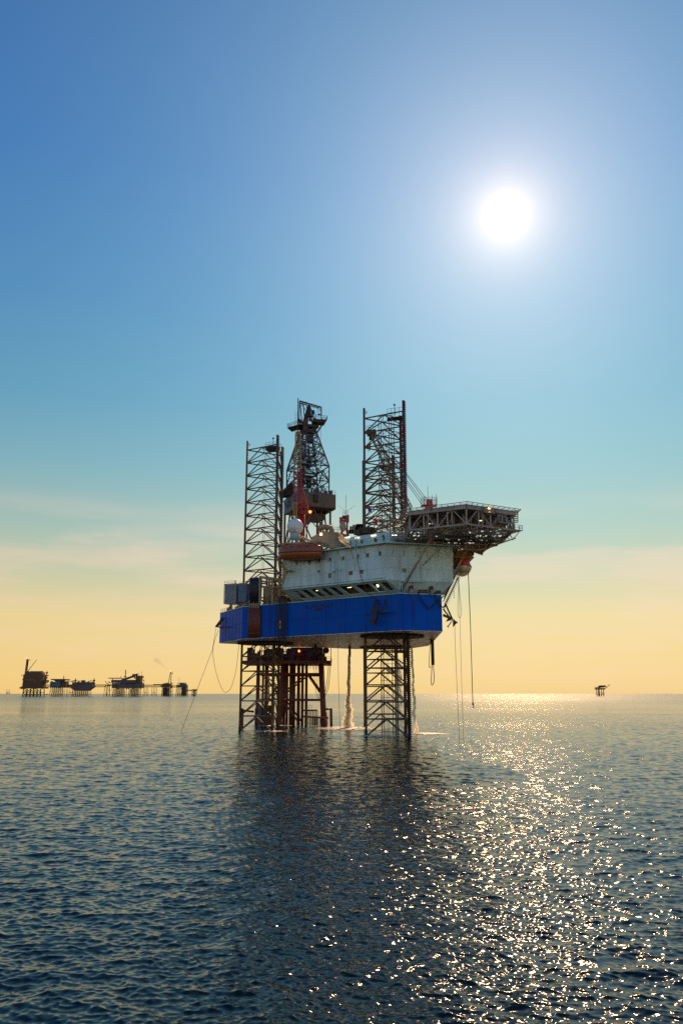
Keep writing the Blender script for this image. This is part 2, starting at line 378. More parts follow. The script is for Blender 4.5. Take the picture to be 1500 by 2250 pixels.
    for lam, rot, st, det, off, amp in ((.20, -.1, 2.0, 2, 0, lerpd(30, 120, SL[0], SL[1])), (.62, .25, 2.2, 2, 37, lerpd(40, 220, SL[2], SL[3])), (2.6, -.2, 2.4, 2, 91, lerpd(120, 600, SL[4], SL[5]))):
        sx_, sy_ = slopes(lam, rot, st, det, off)
        amp = math_(t, 'MULTIPLY', amp, patch)
        cx = t.nodes.new('ShaderNodeCombineXYZ'); t.links.new(math_(t, 'MULTIPLY', math_(t, 'MULTIPLY', sx_, amp), -1.0), cx.inputs[0]); t.links.new(math_(t, 'MULTIPLY', math_(t, 'MULTIPLY', sy_, amp), -1.0), cx.inputs[1])
        if tot is None: tot = cx.outputs[0]
        else:
            a = t.nodes.new('ShaderNodeVectorMath'); a.operation = 'ADD'; t.links.new(tot, a.inputs[0]); t.links.new(cx.outputs[0], a.inputs[1]); tot = a.outputs[0]
    a = t.nodes.new('ShaderNodeVectorMath'); a.operation = 'ADD'; t.links.new(tot, a.inputs[0]); t.links.new(g.outputs['Normal'], a.inputs[1])
    nn_ = t.nodes.new('ShaderNodeVectorMath'); nn_.operation = 'NORMALIZE'; t.links.new(a.outputs[0], nn_.inputs[0])
    t.links.new(nn_.outputs[0], b.inputs['Normal'])
    me.materials.append(m)
    o = bpy.data.objects.new('sea', me); col.objects.link(o); o['kind'] = 'structure'
SL = (.14, .16, .08, .16, 0.0, .12)
make_sea()
# ------------------------------------------------------------------ the jack-up rig
HB, HT = 23.0, 31.1                      # hull bottom and deck
A_ = V(.39, -.921, 0)                    # towards the bow
S_ = V(.921, .39, 0)                     # towards starboard
E_ = V(.804, -.594, 0)                   # along the slanted port bow side, towards the bow
NP = V(-.594, -.804, 0)                  # outward from that side
NB = V(.257, -.966, 0)                   # outward from the short bow side
B, C, D = V(-25.3, 204, 0), V(12.9, 175.8, 0), V(22.4, 178.3, 0)
hull = [(-25.3, 204), (12.9, 175.8), (22.4, 178.3), (24.6, 219.2), (25.1, 233), (21, 247), (4, 250), (-5, 243), (-27.4, 226), (-33.5, 221)]
rig = thing('drilling_rig', (0, 210, 0), 'large blue-hulled jack-up drilling rig standing on three tall lattice legs', 'drilling rig')
def ray_plane(u, v, p0, n):
    o = V(0, 0, EYE); d = at(u, v, 1.0) - o; n = Vector(n)
    return o + d * ((Vector(p0) - o).dot(n) / d.dot(n))
hm = MB().prism(hull, HB + .02, HT).build('hull', 'blue', rig)
bm_ = MB(); bm_.prism(hull, HB - .05, HB + .02); bm_.build('bottom_plating', 'bottom', hm)
x = MB()
for i in range(len(hull)):
    p, q = V(*hull[i], HT), V(*hull[(i + 1) % len(hull)], HT); x.bar(p + V(0, 0, .06), q + V(0, 0, .06), .12)
x.build('deck_edge', 'gal', hm)
# weld seams, ladder rungs and stains in relief on the hull sides
x = MB()
for z in (26.9,):
    x.bar(B + NP * .03 + V(0, 0, z), C + NP * .03 + V(0, 0, z), .05)
for t_ in np.linspace(4, 44, 8): p = B + E_ * t_ + NP * .02; x.bar(p + V(0, 0, HB), p + V(0, 0, HT), .04)
a, b_ = V(-33.5, 221, 0), B
for t_ in np.linspace(.15, .9, 6): p = a.lerp(b_, t_) + V(-.9, -.43, 0) * .02; x.bar(p + V(0, 0, HB), p + V(0, 0, HT), .035)
x.bar(a + V(-.03, -.02, 27), b_ + V(-.03, -.02, 27), .045)
x.bar(C + V(.6, .1, HB), C + V(.6, .1, HT), .12)
p = C.lerp(D, .3) + NB * .12; x.ladder(p + V(0, 0, HB + 1), p + V(0, 0, HT - 1), .5, (.966, .257, 0), .4)
p = C.lerp(D, .62) + NB * .03; x.bar(p + V(0, 0, HB), p + V(0, 0, HT), .04)
x.build('weld_seam', 'blue', hm)
for c_ in ((12.03, 191), (-20.5, 217.8), (13, 237.5)):
    x = MB(); pts = [(c_[0] + 7.6 * math.cos(k * math.pi / 12), c_[1] + 7.6 * math.sin(k * math.pi / 12)) for k in range(24)]
    x.prism(pts, HB - .5, HB - .06); x.build('leg_guide_ring', 'dark', hm)
for u, v, Y in ((768, 1410, 232), (802, 1405, 225), (693, 1409, 225)):
    p = at(u, v, Y); x = MB(); x.bar((p.x, p.y, HB), (p.x, p.y, HB - 3.2), .35, 8); x.build('caisson', 'rust', hm)
x = MB(); x.bar((23.2, 206, HB), (23.2, 206, HB - 6.4), .42, 8); x.build('caisson', 'rust', hm)
# name painted on the port bow side
def lettering(s, size, pos, ex, n, parent, name='name_lettering', m='letters', bold=.02, sx=1.0):
    cu = bpy.data.curves.new('t', 'FONT'); cu.body = s; cu.size = size; cu.align_x = 'CENTER'; cu.extrude = .02; cu.offset = bold; cu.space_character = 1.1
    ob = bpy.data.objects.new('t', cu); col.objects.link(ob); bpy.context.view_layer.update()
    me = bpy.data.meshes.new_from_object(ob.evaluated_get(bpy.context.evaluated_depsgraph_get())); bpy.data.objects.remove(ob)
    ex = Vector(ex).normalized(); ez = V(0, 0, 1); n = Vector(n).normalized()
    R_ = Matrix((ex * sx, ez, n)).transposed().to_4x4(); me.transform(R_); me.name = name
    me.materials.append(M[m]); o = bpy.data.objects.new(name, me); col.objects.link(o)
    o.parent = parent; o.location = Vector(pos) - WP[parent.name]; WP[o.name] = Vector(pos); return o
p = ray_plane(699, 1336, B + NP * .06, NP); lettering('KS JAVA STAR 2', 1.25, p, E_, NP, hm, sx=.88)
p = ray_plane(699, 1341.2, B + NP * .06, NP); lettering('MAJURO', .62, p, E_, NP, hm, sx=.9)

# --- legs
def make_leg(c, parent, pipes, band, dx1=0.0):
    zt = 80.0; ch = [V(-6.33, 0, 0), V(3.17 + dx1, -5.5, 0), V(3.17, 5.5, 0)]; c = V(c[0], c[1], 0)
    x = MB(); zz = [3.75 + 3.87 * k for k in range(-2, 20)]
    for i in range(3):
        a, b_ = c + ch[i], c + ch[(i + 1) % 3]; m_ = (a + b_) / 2
        for k, z in enumerate(zz):
            x.bar(a + V(0, 0, z), b_ + V(0, 0, z), .17, 6, caps=False)
            if k: x.bar(m_ + V(0, 0, z), a + V(0, 0, z - 3.87), .155, 6, caps=False); x.bar(m_ + V(0, 0, z), b_ + V(0, 0, z - 3.87), .155, 6, caps=False)
    mids = [(c + ch[i] + c + ch[(i + 1) % 3]) / 2 for i in range(3)]
    for z in zz:
        for i in range(3): x.bar(mids[i] + V(0, 0, z), mids[(i + 1) % 3] + V(0, 0, z), .09, caps=False)
    leg = x.build('leg', 'leg', parent)
    for i in range(3):
        p = c + ch[i]; y = MB(); y.bar(p + V(0, 0, -6), p + V(0, 0, zt), .30, 10)
        if i == 0:
            y.box(p + V(0, 0, 37), (.16, .62, 86), (1, 0, 0))
            y.bar(p + V(.3, 0, 78.6), p + V(.75, 0, 78.9), .1); y.bar(p + V(.75, 0, 78.9), p + V(.3, 0, 79.4), .07)
        else:
            y.box(p + V(.08, 0, 37), (.66, .16, 86), (1, 0, 0))
            for k in range(170): y.box(p + V(.50, 0, k * .47 + .1), (.22, .18, .24), (1, 0, 0))
        y.build('chord', 'band' if (band and i == 1) else 'leg', leg)
        y = MB(); y.bar(p + V(0, 0, -4), p + V(0, 0, 1.1 + .25 * i), .40, 10, .34); y.build('marine_growth', 'growth', leg)
    y = MB(); pm = c + V(-1.2, .5, 0)
    y.ladder(pm + V(0, 0, 0), pm + V(0, 0, 77), .5, (1, 0, 0), .5); y.build('ladder', 'truss' if not pipes else 'leg', leg)
    if pipes:
        y = MB()
        for dx, dy in ((-2.6, 1.5), (-2.0, 1.6), (-.1, -.5), (.5, -.3), (1.1, 0)): y.bar(c + V(dx, dy, 0), c + V(dx, dy, 77.5), .10, 6)
        for z in zz[::1]: y.bar(c + V(-2.8, 1.5, z + 1), c + V(1.4, 0, z + 1), .06)
        y.build('riser_pipe', 'leg', leg)
    y = MB()  # small platform with a light near the top
    q = c + V(.6, -1.5, 77.4)
    if pipes:
        y.prism([(q.x - 1.2, q.y - 1), (q.x + 2.6, q.y - 2.4), (q.x + 2.6, q.y + .6), (q.x - 1.2, q.y + 1.5)], q.z - .9, q.z - .75)
        y.rail([(q.x - 1.2, q.y - 1, q.z - .7), (q.x + 2.6, q.y - 2.4, q.z - .7), (q.x + 2.6, q.y + .6, q.z - .7)], 2.2, .9)
    else:
        y.prism([(q.x - 1.8, q.y - .6), (q.x + 1.2, q.y - 1.6), (q.x + 2.2, q.y + .8), (q.x - 1.2, q.y + 1.4)], q.z + .1, q.z + .3, [(q.x - 1.6, q.y - .6), (q.x + 1.8, q.y - 1.6), (q.x + 2.8, q.y + .8), (q.x - 1.0, q.y + 1.4)])
        y.prism([(q.x - 1.2, q.y - .6), (q.x + .8, q.y - 1.2), (q.x + 1.6, q.y + .8), (q.x - .8, q.y + 1.2)], q.z - .9, q.z + .1, [(q.x - 1.8, q.y - .6), (q.x + 1.2, q.y - 1.6), (q.x + 2.2, q.y + .8), (q.x - 1.2, q.y + 1.4)])
        y.rail([(q.x - 1.6, q.y - .6, q.z + .3), (q.x + 1.8, q.y - 1.6, q.z + .3), (q.x + 2.8, q.y + .8, q.z + .3)], 1.1, .9)
    y.bar(q + V(.6, -1, 0), q + V(.6, -1, 2.4), .07); y.sphere(q + V(.6, -1, 2.6), .28, 8, 6)
    y.build('light_platform', 'dark', leg)
    return leg
lg1 = make_leg((12.03, 191), rig, True, True); tag(lg1, 'front leg nearest the accommodation, its near chord painted in red and grey bands')
lg2 = make_leg((-20.5, 217.8), rig, False, False, -.55); tag(lg2, 'plain dark brown leg at the port quarter')
lg3 = lg2.copy(); col.objects.link(lg3); lg3.location = lg2.location + V(33.5, 19.7, 0); tag(lg3, 'far leg seen behind the front leg')
for ch_ in list(lg2.children):
    d_ = ch_.copy(); col.objects.link(d_); d_.parent = lg3

# --- jack cases round the legs
def jackcase(x, c, sz=(2.6, 2.6, 8.5)):
    x.box((c[0], c[1], HT + sz[2] / 2), sz, A_)
    for k in range(5): x.box((c[0], c[1], HT + .9 + k * 1.7), (sz[0] + .3, sz[1] + .3, .22), A_)
for k, (cx_, cy_) in enumerate(((-20.5, 217.8), (12.03, 191), (13, 237.5))):
    for dx, dy in ((-6.33, 0), (3.17, -5.5), (3.17, 5.5)):
        x = MB(); jackcase(x, (cx_ + dx, cy_ + dy), (2.4, 2.6, 6.0)); x.build('jack_case', 'ylw' if k == 0 else 'tan', rig)

# --- accommodation block
P, Q = V(9.73, 174.4, 0), V(25.2, 178.5, 0); R = P - E_ * 30.0
Sb = V(26.6, 203, 0)
ZG, ZR = 34.0, 42.0
def inner(poly_pt, d): return poly_pt - NP * d
o_poly = [R, P, Q, Sb, Sb + V(-7, 0, 0), V(19.2, 184.6, 0), V(9.0, 182.2, 0), R + V(5.4, 7.0, 0)]
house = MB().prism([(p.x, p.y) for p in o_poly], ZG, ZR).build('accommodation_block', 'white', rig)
# lower storey set back under the gallery
lo_poly = [R + E_ * 3 - NP * 3.3, C - NP * .6 - E_ * 1.0 - NB * .3, D - NB * .8, V(23, 203, 0), V(18, 203, 0), V(18, 187, 0), V(8, 185, 0), R + V(7, 8, 0)]
MB().prism([(p.x, p.y) for p in lo_poly], HT + .01, ZG - .01).build('lower_storey', 'dark', house)
# inclined gallery plate with slanting openings
def gplane(t_, w_):       # t_ metres from the bow corner along the port side, w_ 0 at top, 1 at bottom
    top = P - E_ * t_ + V(0, 0, ZG); bot = C - E_ * t_ * .965 + E_ * -1.0 * 0 + NP * .05 + V(0, 0, HT + .05)
    return top.lerp(bot, w_)
n_out = (NP + V(0, 0, -1)).normalized()
def plate(x, q, th=.25, n=None):
    n = n or n_out
    vs = [Vector(p) for p in q]; vs += [p - n * th for p in vs]
    k = len(q); x.add(vs, [tuple(range(k)), tuple(reversed(range(k, 2 * k)))] + [((i + 1) % k, i, k + i, k + (i + 1) % k) for i in range(k)])
def rp(u, v):             # pixel to gallery plane
    o = V(0, 0, EYE); d = at(u, v, 1.0) - o; p0 = gplane(0, 0); n = (gplane(10, 0) - p0).cross(gplane(0, 1) - p0)
    return o + d * ((p0 - o).dot(n) / d.dot(n))
openings = [((626.7, 1304.8), (632.3, 1304.8), (641.4, 1319.5), (635.7, 1319.5)), ((639.1, 1303.2), (652.7, 1302.5), (661.8, 1317.7), (648.2, 1318.4)),
    ((659.1, 1301), (673.2, 1300.3), (683.4, 1316.1), (669.8, 1316.8)), ((678.8, 1299.1), (692.4, 1298), (703.8, 1313.9), (689, 1315)),
    ((700.4, 1296.9), (712.8, 1296.4), (724.2, 1312.3), (710.5, 1312.7)), ((720.8, 1295), (734.4, 1294.1), (745.7, 1310), (732.1, 1310.5)),
    ((742.3, 1292.8), (769.5, 1291.2), (780.9, 1307.1), (753.7, 1308.2)), ((777.3, 1290.1), (809, 1288), (817, 1304), (789.3, 1305.3)),
    ((813.3, 1286.7), (826, 1285.5), (838, 1303.5), (822, 1304)), ((832, 1284), (854.7, 1282.7), (865.3, 1298.7), (842.7, 1299.2))]
x = MB()
ops = []
for q in openings:
    pts = [rp(*c_) for c_ in q]; ops.append(pts)
def tw(p):
    t_ = (P + V(0, 0, ZG) - p).dot(E_); w_ = (ZG - p.z) / (ZG - HT - .05); return t_, w_
tws = [[tw(p) for p in q] for q in ops]
wt = .17; wb = .80
# bands above and below, mullions between
plate(x, [gplane(0, 0), gplane(30, 0), gplane(30.0, wt), gplane(0, wt)])
plate(x, [gplane(0, wb), gplane(28.4, wb), gplane(27.4, 1), gplane(0, 1)])
edges = []
for q in tws:
    tl, tr, br, bl = q; edges.append((tl[0], tr[0], br[0], bl[0]))
prev_t, prev_b = 30.0, 28.4
for (tl, tr, br, bl) in edges:
    plate(x, [gplane(tl, wt), gplane(prev_t, wt), gplane(prev_b, wb), gplane(bl, wb)]); prev_t, prev_b = tr, br
plate(x, [gplane(0, wt), gplane(prev_t, wt), gplane(prev_b, wb), gplane(0, wb)])
for k in range(7):      # lugs on the lower edge
    t_ = 2.2 + k * 3.9; plate(x, [gplane(t_, 1), gplane(t_ + .9, 1), gplane(t_ + .75, 1.12), gplane(t_ + .15, 1.12)])
gal = x.build('window_gallery', 'gal', house)
x = MB(); x.bar(P + NP * .25 + V(0, 0, ZG + .45), R + NP * .25 + V(0, 0, ZG + .45), .07)
for k in range(9): p = P - E_ * (1.5 + 3.4 * k); x.bar(p + V(0, 0, ZG + .45), p + NP * .28 + V(0, 0, ZG + .45), .05)
x.box(P - E_ * 15 + V(0, 0, ZG - .02) + NP * .06, (30.2, .3, .16), E_); x.build('pipe_rail', 'teal', gal)
for k, w_ in ((3, .3), (6, .35), (8, .4)):
    a, b_ = edges[k][0], edges[k][1]; p = gplane((a + b_) / 2, .3) - NP * 1.2; MB().box(p + V(0, 0, .2), (1.1, .12, .12), E_).build('tube_lamp', 'wlamp', house)
MB().sphere(gplane(edges[8][0] - .8, .35) - NP * .7, .28, 10, 8).build('floodlight', 'wlamp', house)
# bow face: the wall carries on down to the deck, leaning in
x = MB()
plate(x, [P + V(0, 0, ZG), C - NB * 1.3 + E_ * -.2 + V(0, 0, HT + .02), D - NB * 1.3 + V(0, 0, HT + .02), Q + V(0, 0, ZG)], .2, NB)
x.build('bow_bulkhead', 'white', house)
x = MB(); plate(x, [P + V(0, 0, ZG), C + V(0, 0, HT + .05), C - NB * 1.3 - E_ * .2 + V(0, 0, HT + .05)], .2, NP); x.build('corner_plate', 'white', house)
x = MB(); a = ray_plane(878, 1276, P + NB * .3, NB); b_ = ray_plane(878, 1297, P + NB * .3, NB); x.bar(a, b_, .09); x.bar(a, ray_plane(930, 1279, P + NB * .3, NB), .09); x.bar(a + V(.5, 0, -.4), b_ + V(.5, 0, 0), .06); x.build('vent_pipe', 'teal', house)
# panel seams, drain pipes and braces on the two visible faces
x = MB()
for z in (36.7, 39.4): x.bar(P + NP * .01 + V(0, 0, z), R + NP * .01 + V(0, 0, z), .035); x.bar(P + NB * .01 + V(0, 0, z), Q + NB * .01 + V(0, 0, z), .035)
for t_ in (6.5, 14, 21.5): p = P - E_ * t_ + NP * .01; x.bar(p + V(0, 0, ZG), p + V(0, 0, ZR), .03)
for t_ in (.33, .66): p = P.lerp(Q, t_) + NB * .01; x.bar(p + V(0, 0, ZG), p + V(0, 0, ZR), .03)
x.build('panel_seam', 'gal', house)
for t_ in np.arange(1.5, 29, 3.6):      # deck brackets
    p = P - E_ * t_; MB().bar(p + V(0, 0, ZR - 2.6), p + NP * 1.15 + V(0, 0, ZR - .05), .05).build('deck_bracket', 'truss', house)
for f_ in np.linspace(.1, .95, 6): p = P.lerp(Q, f_); MB().bar(p + V(0, 0, ZR - 2.6), p + NB * 1.15 + V(0, 0, ZR - .05), .05).build('deck_bracket', 'truss', house)
# roof deck with overhang and handrail
def off_edge(d): return [R - E_ * 0 + NP * d, P + (NP + NB).normalized() * d * 1.12, Q + NB * d + V(d, 0, 0), Sb + V(d, 0, 0)]
rd = off_edge(1.2)
roof = MB().prism([(p.x, p.y) for p in rd + [Sb + V(-7, 0, 0), V(19.2, 184.6, 0), V(9.0, 182.2, 0), R + V(5.4, 7.0, 0)]], ZR + .01, ZR + .28).build('roof_deck', 'teal', house)
rl = [p + V(0, 0, ZR + .28) for p in off_edge(1.12)]
MB().rail(rl, 1.1, 1.8, .05).build('handrail', 'ylw', roof)
# windows
def window(u, v, w_, h_, p0, n, ex):
    c_ = ray_plane(u, v, p0, n); n = Vector(n); ex = Vector(ex)
    x = MB(); x.box(c_ + n * .03, (w_ + .14, .10, h_ + .14), ex); f = x.build('window', 'teal', house)
    MB().box(c_ + n * .09, (w_, .04, h_), ex).build('pane', 'glass', f)
for u, v, w_, h_ in ((680, 1236, .62, .85), (701.5, 1233, .62, .85), (726, 1230, .6, .85), (754, 1226.6, .62, .8), (786, 1222, .6, .85), (808, 1220, .6, .9), (834.7, 1216, .6, .95),
        (725, 1264.5, .7, 1.1), (701, 1255.6, .75, .55), (770.7, 1259, 1.0, .85), (794.2, 1256.3, 1.0, .85), (652, 1238, .6, .8)):
    window(u, v, w_, h_, P, NP, E_)
window(887.5, 1253.3, .95, .85, P, NB, (.966, .257, 0))
for u, v in ((734, 1253), (748, 1251)):
    c_ = ray_plane(u, v, P, NP); x = MB(); x.box(c_ + NP * .25, (.75 if u < 740 else .5, .5, .6 if u < 740 else .4), E_); x.build('air_vent', 'teal', house)
# upper tier
U1 = V(10.9, 178.5, 0); U0 = U1 - E_ * 14.2; NI = -NP
ut = [U0, U1, U1 + V(4, 1.0, 0), U1 + V(4, 1, 0) + NI * 3, U0 + NI * 4]
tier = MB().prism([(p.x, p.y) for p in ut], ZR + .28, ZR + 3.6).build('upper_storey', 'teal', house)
for u, v in ((824, 1186), (794.7, 1190), (769, 1193)):
    c_ = ray_plane(u, v, U1, NP); x = MB(); x.box(c_ + NP * .03, (.7, .08, 1.0), E_); f = x.build('window', 'gal', tier); MB().box(c_ + NP * .08, (.56, .04, .85), E_).build('pane', 'glass', f)
for u, v in ((821, 1177), (785, 1182), (764, 1181)):
    c_ = ray_plane(u, v, U1, NP); x = MB(); x.box(c_ + NP * .2, (1.25, .22, .2), E_); x.build('tube_lamp', 'wlamp', tier)
# roof clutter: generators, ducts, tanks, pipes
x = MB()
def rb(u, v0, v1, w_, Y, d_=2.0):   # box whose screen centre is u, from pixel row v0 (top) to v1
    a, b_ = at(u, v0, Y), at(u, v1, Y); x.box(((a.x + b_.x) / 2, Y, (a.z + b_.z) / 2), (w_, d_, a.z - b_.z), E_)
rb(798, 1163, 1174, 3.2, 190); rb(812, 1160, 1172, 2.4, 192); rb(788, 1166, 1176, 1.6, 190)
for k in range(9): u = 780 + 7 * k + random.uniform(-2, 2); a = at(u, 1172, 190); x.bar(a, a + V(0, 0, random.uniform(1, 2.4)), .09)
x.build('deck_generator', 'dark', house)
# beige sloping duct house and the curved exhaust behind the lifeboat
a = at(683, 1181, 196); b_ = at(712, 1166, 196); c_ = at(743, 1170, 196)
x = MB(); pr = [(683, 1181), (709, 1166.5), (745, 1170), (752, 1196), (683, 1198)]
fr_ = [at(u, v, 194) for u, v in pr]; bk = [p + V(2.4, 3.2, 0) for p in fr_]
x.add(fr_ + bk, [(0, 1, 2, 3, 4), (9, 8, 7, 6, 5)] + [((i + 1) % 5, i, 5 + i, 5 + (i + 1) % 5) for i in range(5)]); x.build('duct_house', 'tan', house)
x = MB(); x.path([at(u, v, 199) for u, v in ((700, 1162), (704, 1158), (712, 1157), (720, 1158), (726, 1160), (729, 1165), (729, 1172))], .62, 10)
x.path([at(u, v, 200) for u, v in ((703, 1166), (706, 1160.5), (714, 1160), (722, 1162))], .45, 8); x.build('exhaust_duct', 'tan', house)
x = MB()  # sloping yellow stair up to the upper storey
p, q = at(742, 1178, 181), at(766, 1203, 177)
for s_ in (-.45, .45): x.bar(p + NP * s_, q + NP * s_, .10); x.bar(p + NP * s_ + V(0, 0, 1), q + NP * s_ + V(0, 0, 1), .05)
for k in range(14): a = p.lerp(q, k / 13); x.box(a, (.3, .9, .05), E_)
x.build('stair', 'ylw', house)
x = MB()  # grey shelter with sloping side
fr_ = [at(u, v, 181) for u, v in ((722, 1184), (741, 1182.5), (751, 1193), (747, 1202), (722, 1204))]; bk = [p + V(1.2, 2.2, 0) for p in fr_]
x.add(fr_ + bk, [(0, 1, 2, 3, 4), (9, 8, 7, 6, 5)] + [((i + 1) % 5, i, 5 + i, 5 + (i + 1) % 5) for i in range(5)]); x.build('sloping_shelter', 'tan', house)
# small clutter along the roof deck
random.seed(21)
for k in range(26):
    x = MB(); t_ = random.uniform(14.5, 29); p = P - E_ * t_ - NP * random.uniform(.2, 4); h_ = random.uniform(.5, 2.2); x.box(p + V(0, 0, ZR + .28 + h_ / 2), (random.uniform(.3, 1.2), random.uniform(.3, 1), h_), E_); x.build('roof_unit', 'tan', house)
x = MB()
for k in range(12): t_ = random.uniform(12, 29); p = P - E_ * t_ - NP * random.uniform(.5, 5); x.bar(p + V(0, 0, ZR), p + V(0, 0, ZR + random.uniform(1.8, 3.6)), .07)
x.build('roof_pipework', 'tan', house)
# bow deck fittings: winches and vents
for f_, w_, h_ in ((.28, .9, 2.0), (.52, .8, .9), (.62, .8, .9), (.76, .9, 1.9), (.95, 1.0, .8)):
    p = C.lerp(D, f_) - NB * .55; x = MB(); x.box(p + V(0, 0, HT + h_ / 2), (w_, .9, h_), (.966, .257, 0)); x.bar(p + V(0, 0, HT + h_ * .8) - V(.5, 0, 0), p + V(0, 0, HT + h_ * .8) + V(.5, 0, 0), .35, 8); x.build('mooring_winch', 'dark', rig)
MB().rail([C + V(1, .3, HT), D + V(-.2, .1, HT)], 1.1, 1.4).build('handrail', 'ylw', rig)
MB().rail([V(-33.3, 221, HT), B + V(.2, .2, HT)], 1.1, 1.6).build('handrail', 'ylw', rig)
MB().rail([B + V(.3, .1, HT), B + E_ * 14 + V(0, 0, HT)], 1.1, 1.6).build('handrail', 'ylw', rig)
for u, v in ((898, 1298), (944, 1300)):
    p = ray_plane(u + 4, v + 1, C + NB * .3, NB); x = MB(); x.bar(p, p + NB * .5, .42, 12); x.box(p + V(0, 0, -.3), (.9, .6, .9), (.966, .257, 0)); x.build('fairlead', 'cont', rig)
# stair tower on the port end of the block
x = MB(); p0 = R - E_ * .9 + NP * .2
zz = [(V(-1.2, .9, 0), 42.0), (V(1.6, -1.2, 0), 38.2), (V(-1.4, 1, 0), 34.6), (V(-3.2, 2.2, 0), 31.3)]
pts = [p0 + d_ + V(0, 0, z_) for d_, z_ in ((V(-.8, .6, 0), 40.5), (E_ * 3.2, 37.2), (E_ * -1.2, 33.0))]
pts = [ray_plane(u, v, R + NP * .6, NP) for u, v in ((613, 1229), (632, 1256), (617, 1292))]
for a, b_ in zip(pts[:-1], pts[1:]):
    for s_ in (0, .9): x.bar(a + NP * s_, b_ + NP * s_, .09); x.bar(a + NP * s_ + V(0, 0, 1.1), b_ + NP * s_ + V(0, 0, 1.1), .05)
    for k in range(16): x.box(a.lerp(b_, k / 15) + NP * .45, (.28, .9, .05), E_)
x.box(pts[1] + NP * .45 + E_ * .8, (2.4, 1.3, .12), E_); x.rail([pts[1] + NP * 1.1 - E_ * .4, pts[1] + NP * 1.1 + E_ * 2, pts[1] + E_ * 2], 1.1, .8)
x.box(pts[2] + NP * .4 - E_ * 1.2, (3, 1.4, .12), E_); x.build('stair_tower', 'ylw', house)

# --- helideck
HC = V(25.7, 173, 0); ZD, ZL = 47.7, 43.5
hexa = [HC + V(math.cos(math.radians(-90 + 60 * k)) * 13.0, math.sin(math.radians(-90 + 60 * k)) * 13.0, 0) for k in range(6)]
heli = MB().prism([(p.x, p.y) for p in hexa], ZD - .35, ZD).build('helideck', 'truss', rig)
x = MB()
for k in range(6):
    p, q = hexa[k], hexa[(k + 1) % 6]; o1 = (p - HC).normalized(); o2 = (q - HC).normalized()
    if k == 4: pass
    a, b_ = p + o1 * 1.5 + V(0, 0, ZD + .15), q + o2 * 1.5 + V(0, 0, ZD + .15); x.bar(a, b_, .07)
    n_ = 10
    for i in range(n_ + 1): x.bar(p.lerp(q, i / n_) + V(0, 0, ZD - .3), a.lerp(b_, i / n_), .05)
    for s_ in (.3, .6): x.bar((p + V(0, 0, ZD - .3)).lerp(a, s_), (q + V(0, 0, ZD - .3)).lerp(b_, s_), .03)
x.build('perimeter_net', 'truss', heli)
x = MB()
for k in range(6):   # edge girders
    p, q = hexa[k], hexa[(k + 1) % 6]; x.bar(p + V(0, 0, ZD - .75), q + V(0, 0, ZD - .75), .35, 4)
nn_ = 11
for i in range(1, nn_):
    yy = HC.y - 13 + 26 * i / nn_; hw = min(11.26, (13 - abs(yy - HC.y)) * 1.732)
    x.bar((HC.x - hw, yy, ZD - .7), (HC.x + hw, yy, ZD - .7), .16)
for i in range(1, 8):
    xx = HC.x - 11.26 + 22.5 * i / 8; hh = 13 - abs(xx - HC.x) / 1.732
    x.bar((xx, HC.y - hh, ZD - .62), (xx, HC.y + hh, ZD - .62), .14)
x.build('deck_beam', 'truss', heli)
x = MB(); random.seed(3)
def truss_line(p, q, zt, zb, n_, r=.17, rd_=.12):
    p, q = Vector(p), Vector(q); x.bar((p.x, p.y, zb), (q.x, q.y, zb), r * 1.1)
    for i in range(n_ + 1):
        a = p.lerp(q, i / n_); x.bar((a.x, a.y, zt), (a.x, a.y, zb), r * .95)
        if i < n_:
            b_ = p.lerp(q, (i + 1) / n_); m_ = (a + b_) / 2
            if i % 2: x.bar((a.x, a.y, zt), (b_.x, b_.y, zb), rd_)
            else: x.bar((a.x, a.y, zb), (b_.x, b_.y, zt), rd_)
ins = [HC + (p - HC) * .985 for p in hexa]
for k in range(6): truss_line(ins[k], ins[(k + 1) % 6], ZD - .6, ZL, 4)
for f_ in (.33, .67):
    for k in range(3):
        a1, a2 = ins[k].lerp(ins[(k + 1) % 6], f_), ins[(k + 4) % 6].lerp(ins[(k + 3) % 6], f_)
        truss_line(a1, a2, ZD - .6, ZL, 6, .15, .1)
for k in range(3): truss_line(ins[k], ins[k + 3], ZD - .6, ZL, 6, .18, .12)
for k in range(3):
    i1 = [HC + (p - HC) * .5 for p in ins]
for k in range(6): x.bar(i1[k] + V(0, 0, ZL), i1[(k + 1) % 6] + V(0, 0, ZL), .14); x.bar(i1[k] + V(0, 0, ZL), ins[(k + 1) % 6] + V(0, 0, ZL), .1)
x.build('truss_frame', 'truss', heli)
x = MB()  # lower tier of trusses between the deck and the block, and out to starboard
def tline3(p, q, dz, n_, r=.14):
    p, q = Vector(p), Vector(q); x.bar(p, q, r * 1.2); x.bar(p + V(0, 0, dz), q + V(0, 0, dz), r)
    for i in range(n_): a, b_ = p.lerp(q, i / n_), p.lerp(q, (i + 1) / n_); x.bar(a + V(0, 0, dz if i % 2 else 0), b_ + V(0, 0, 0 if i % 2 else dz), r * .75); x.bar(a, a + V(0, 0, dz), r * .7)
for f_ in (0, .25, .5, .75, 1):
    a = V(12.5, 172.5, 43.2).lerp(V(33.5, 176, 43.2), f_); b_ = V(12.5, 184, 42.6).lerp(V(30.5, 188, 42.2), f_); tline3(a, b_, .9, 6)
for f_ in (.1, .35, .6, .85): tline3(V(11.5, 171 + 14 * f_, 43.0), V(35.5 - 3 * f_, 172 + 16 * f_, 43.0), .9, 12)
for k in range(9): tline3(V(30 + .4 * k, 181 + .6 * k, 41.4), V(38.0 - .6 * k, 171 + 1.6 * k, 42.6), 1.3, 6, .09)
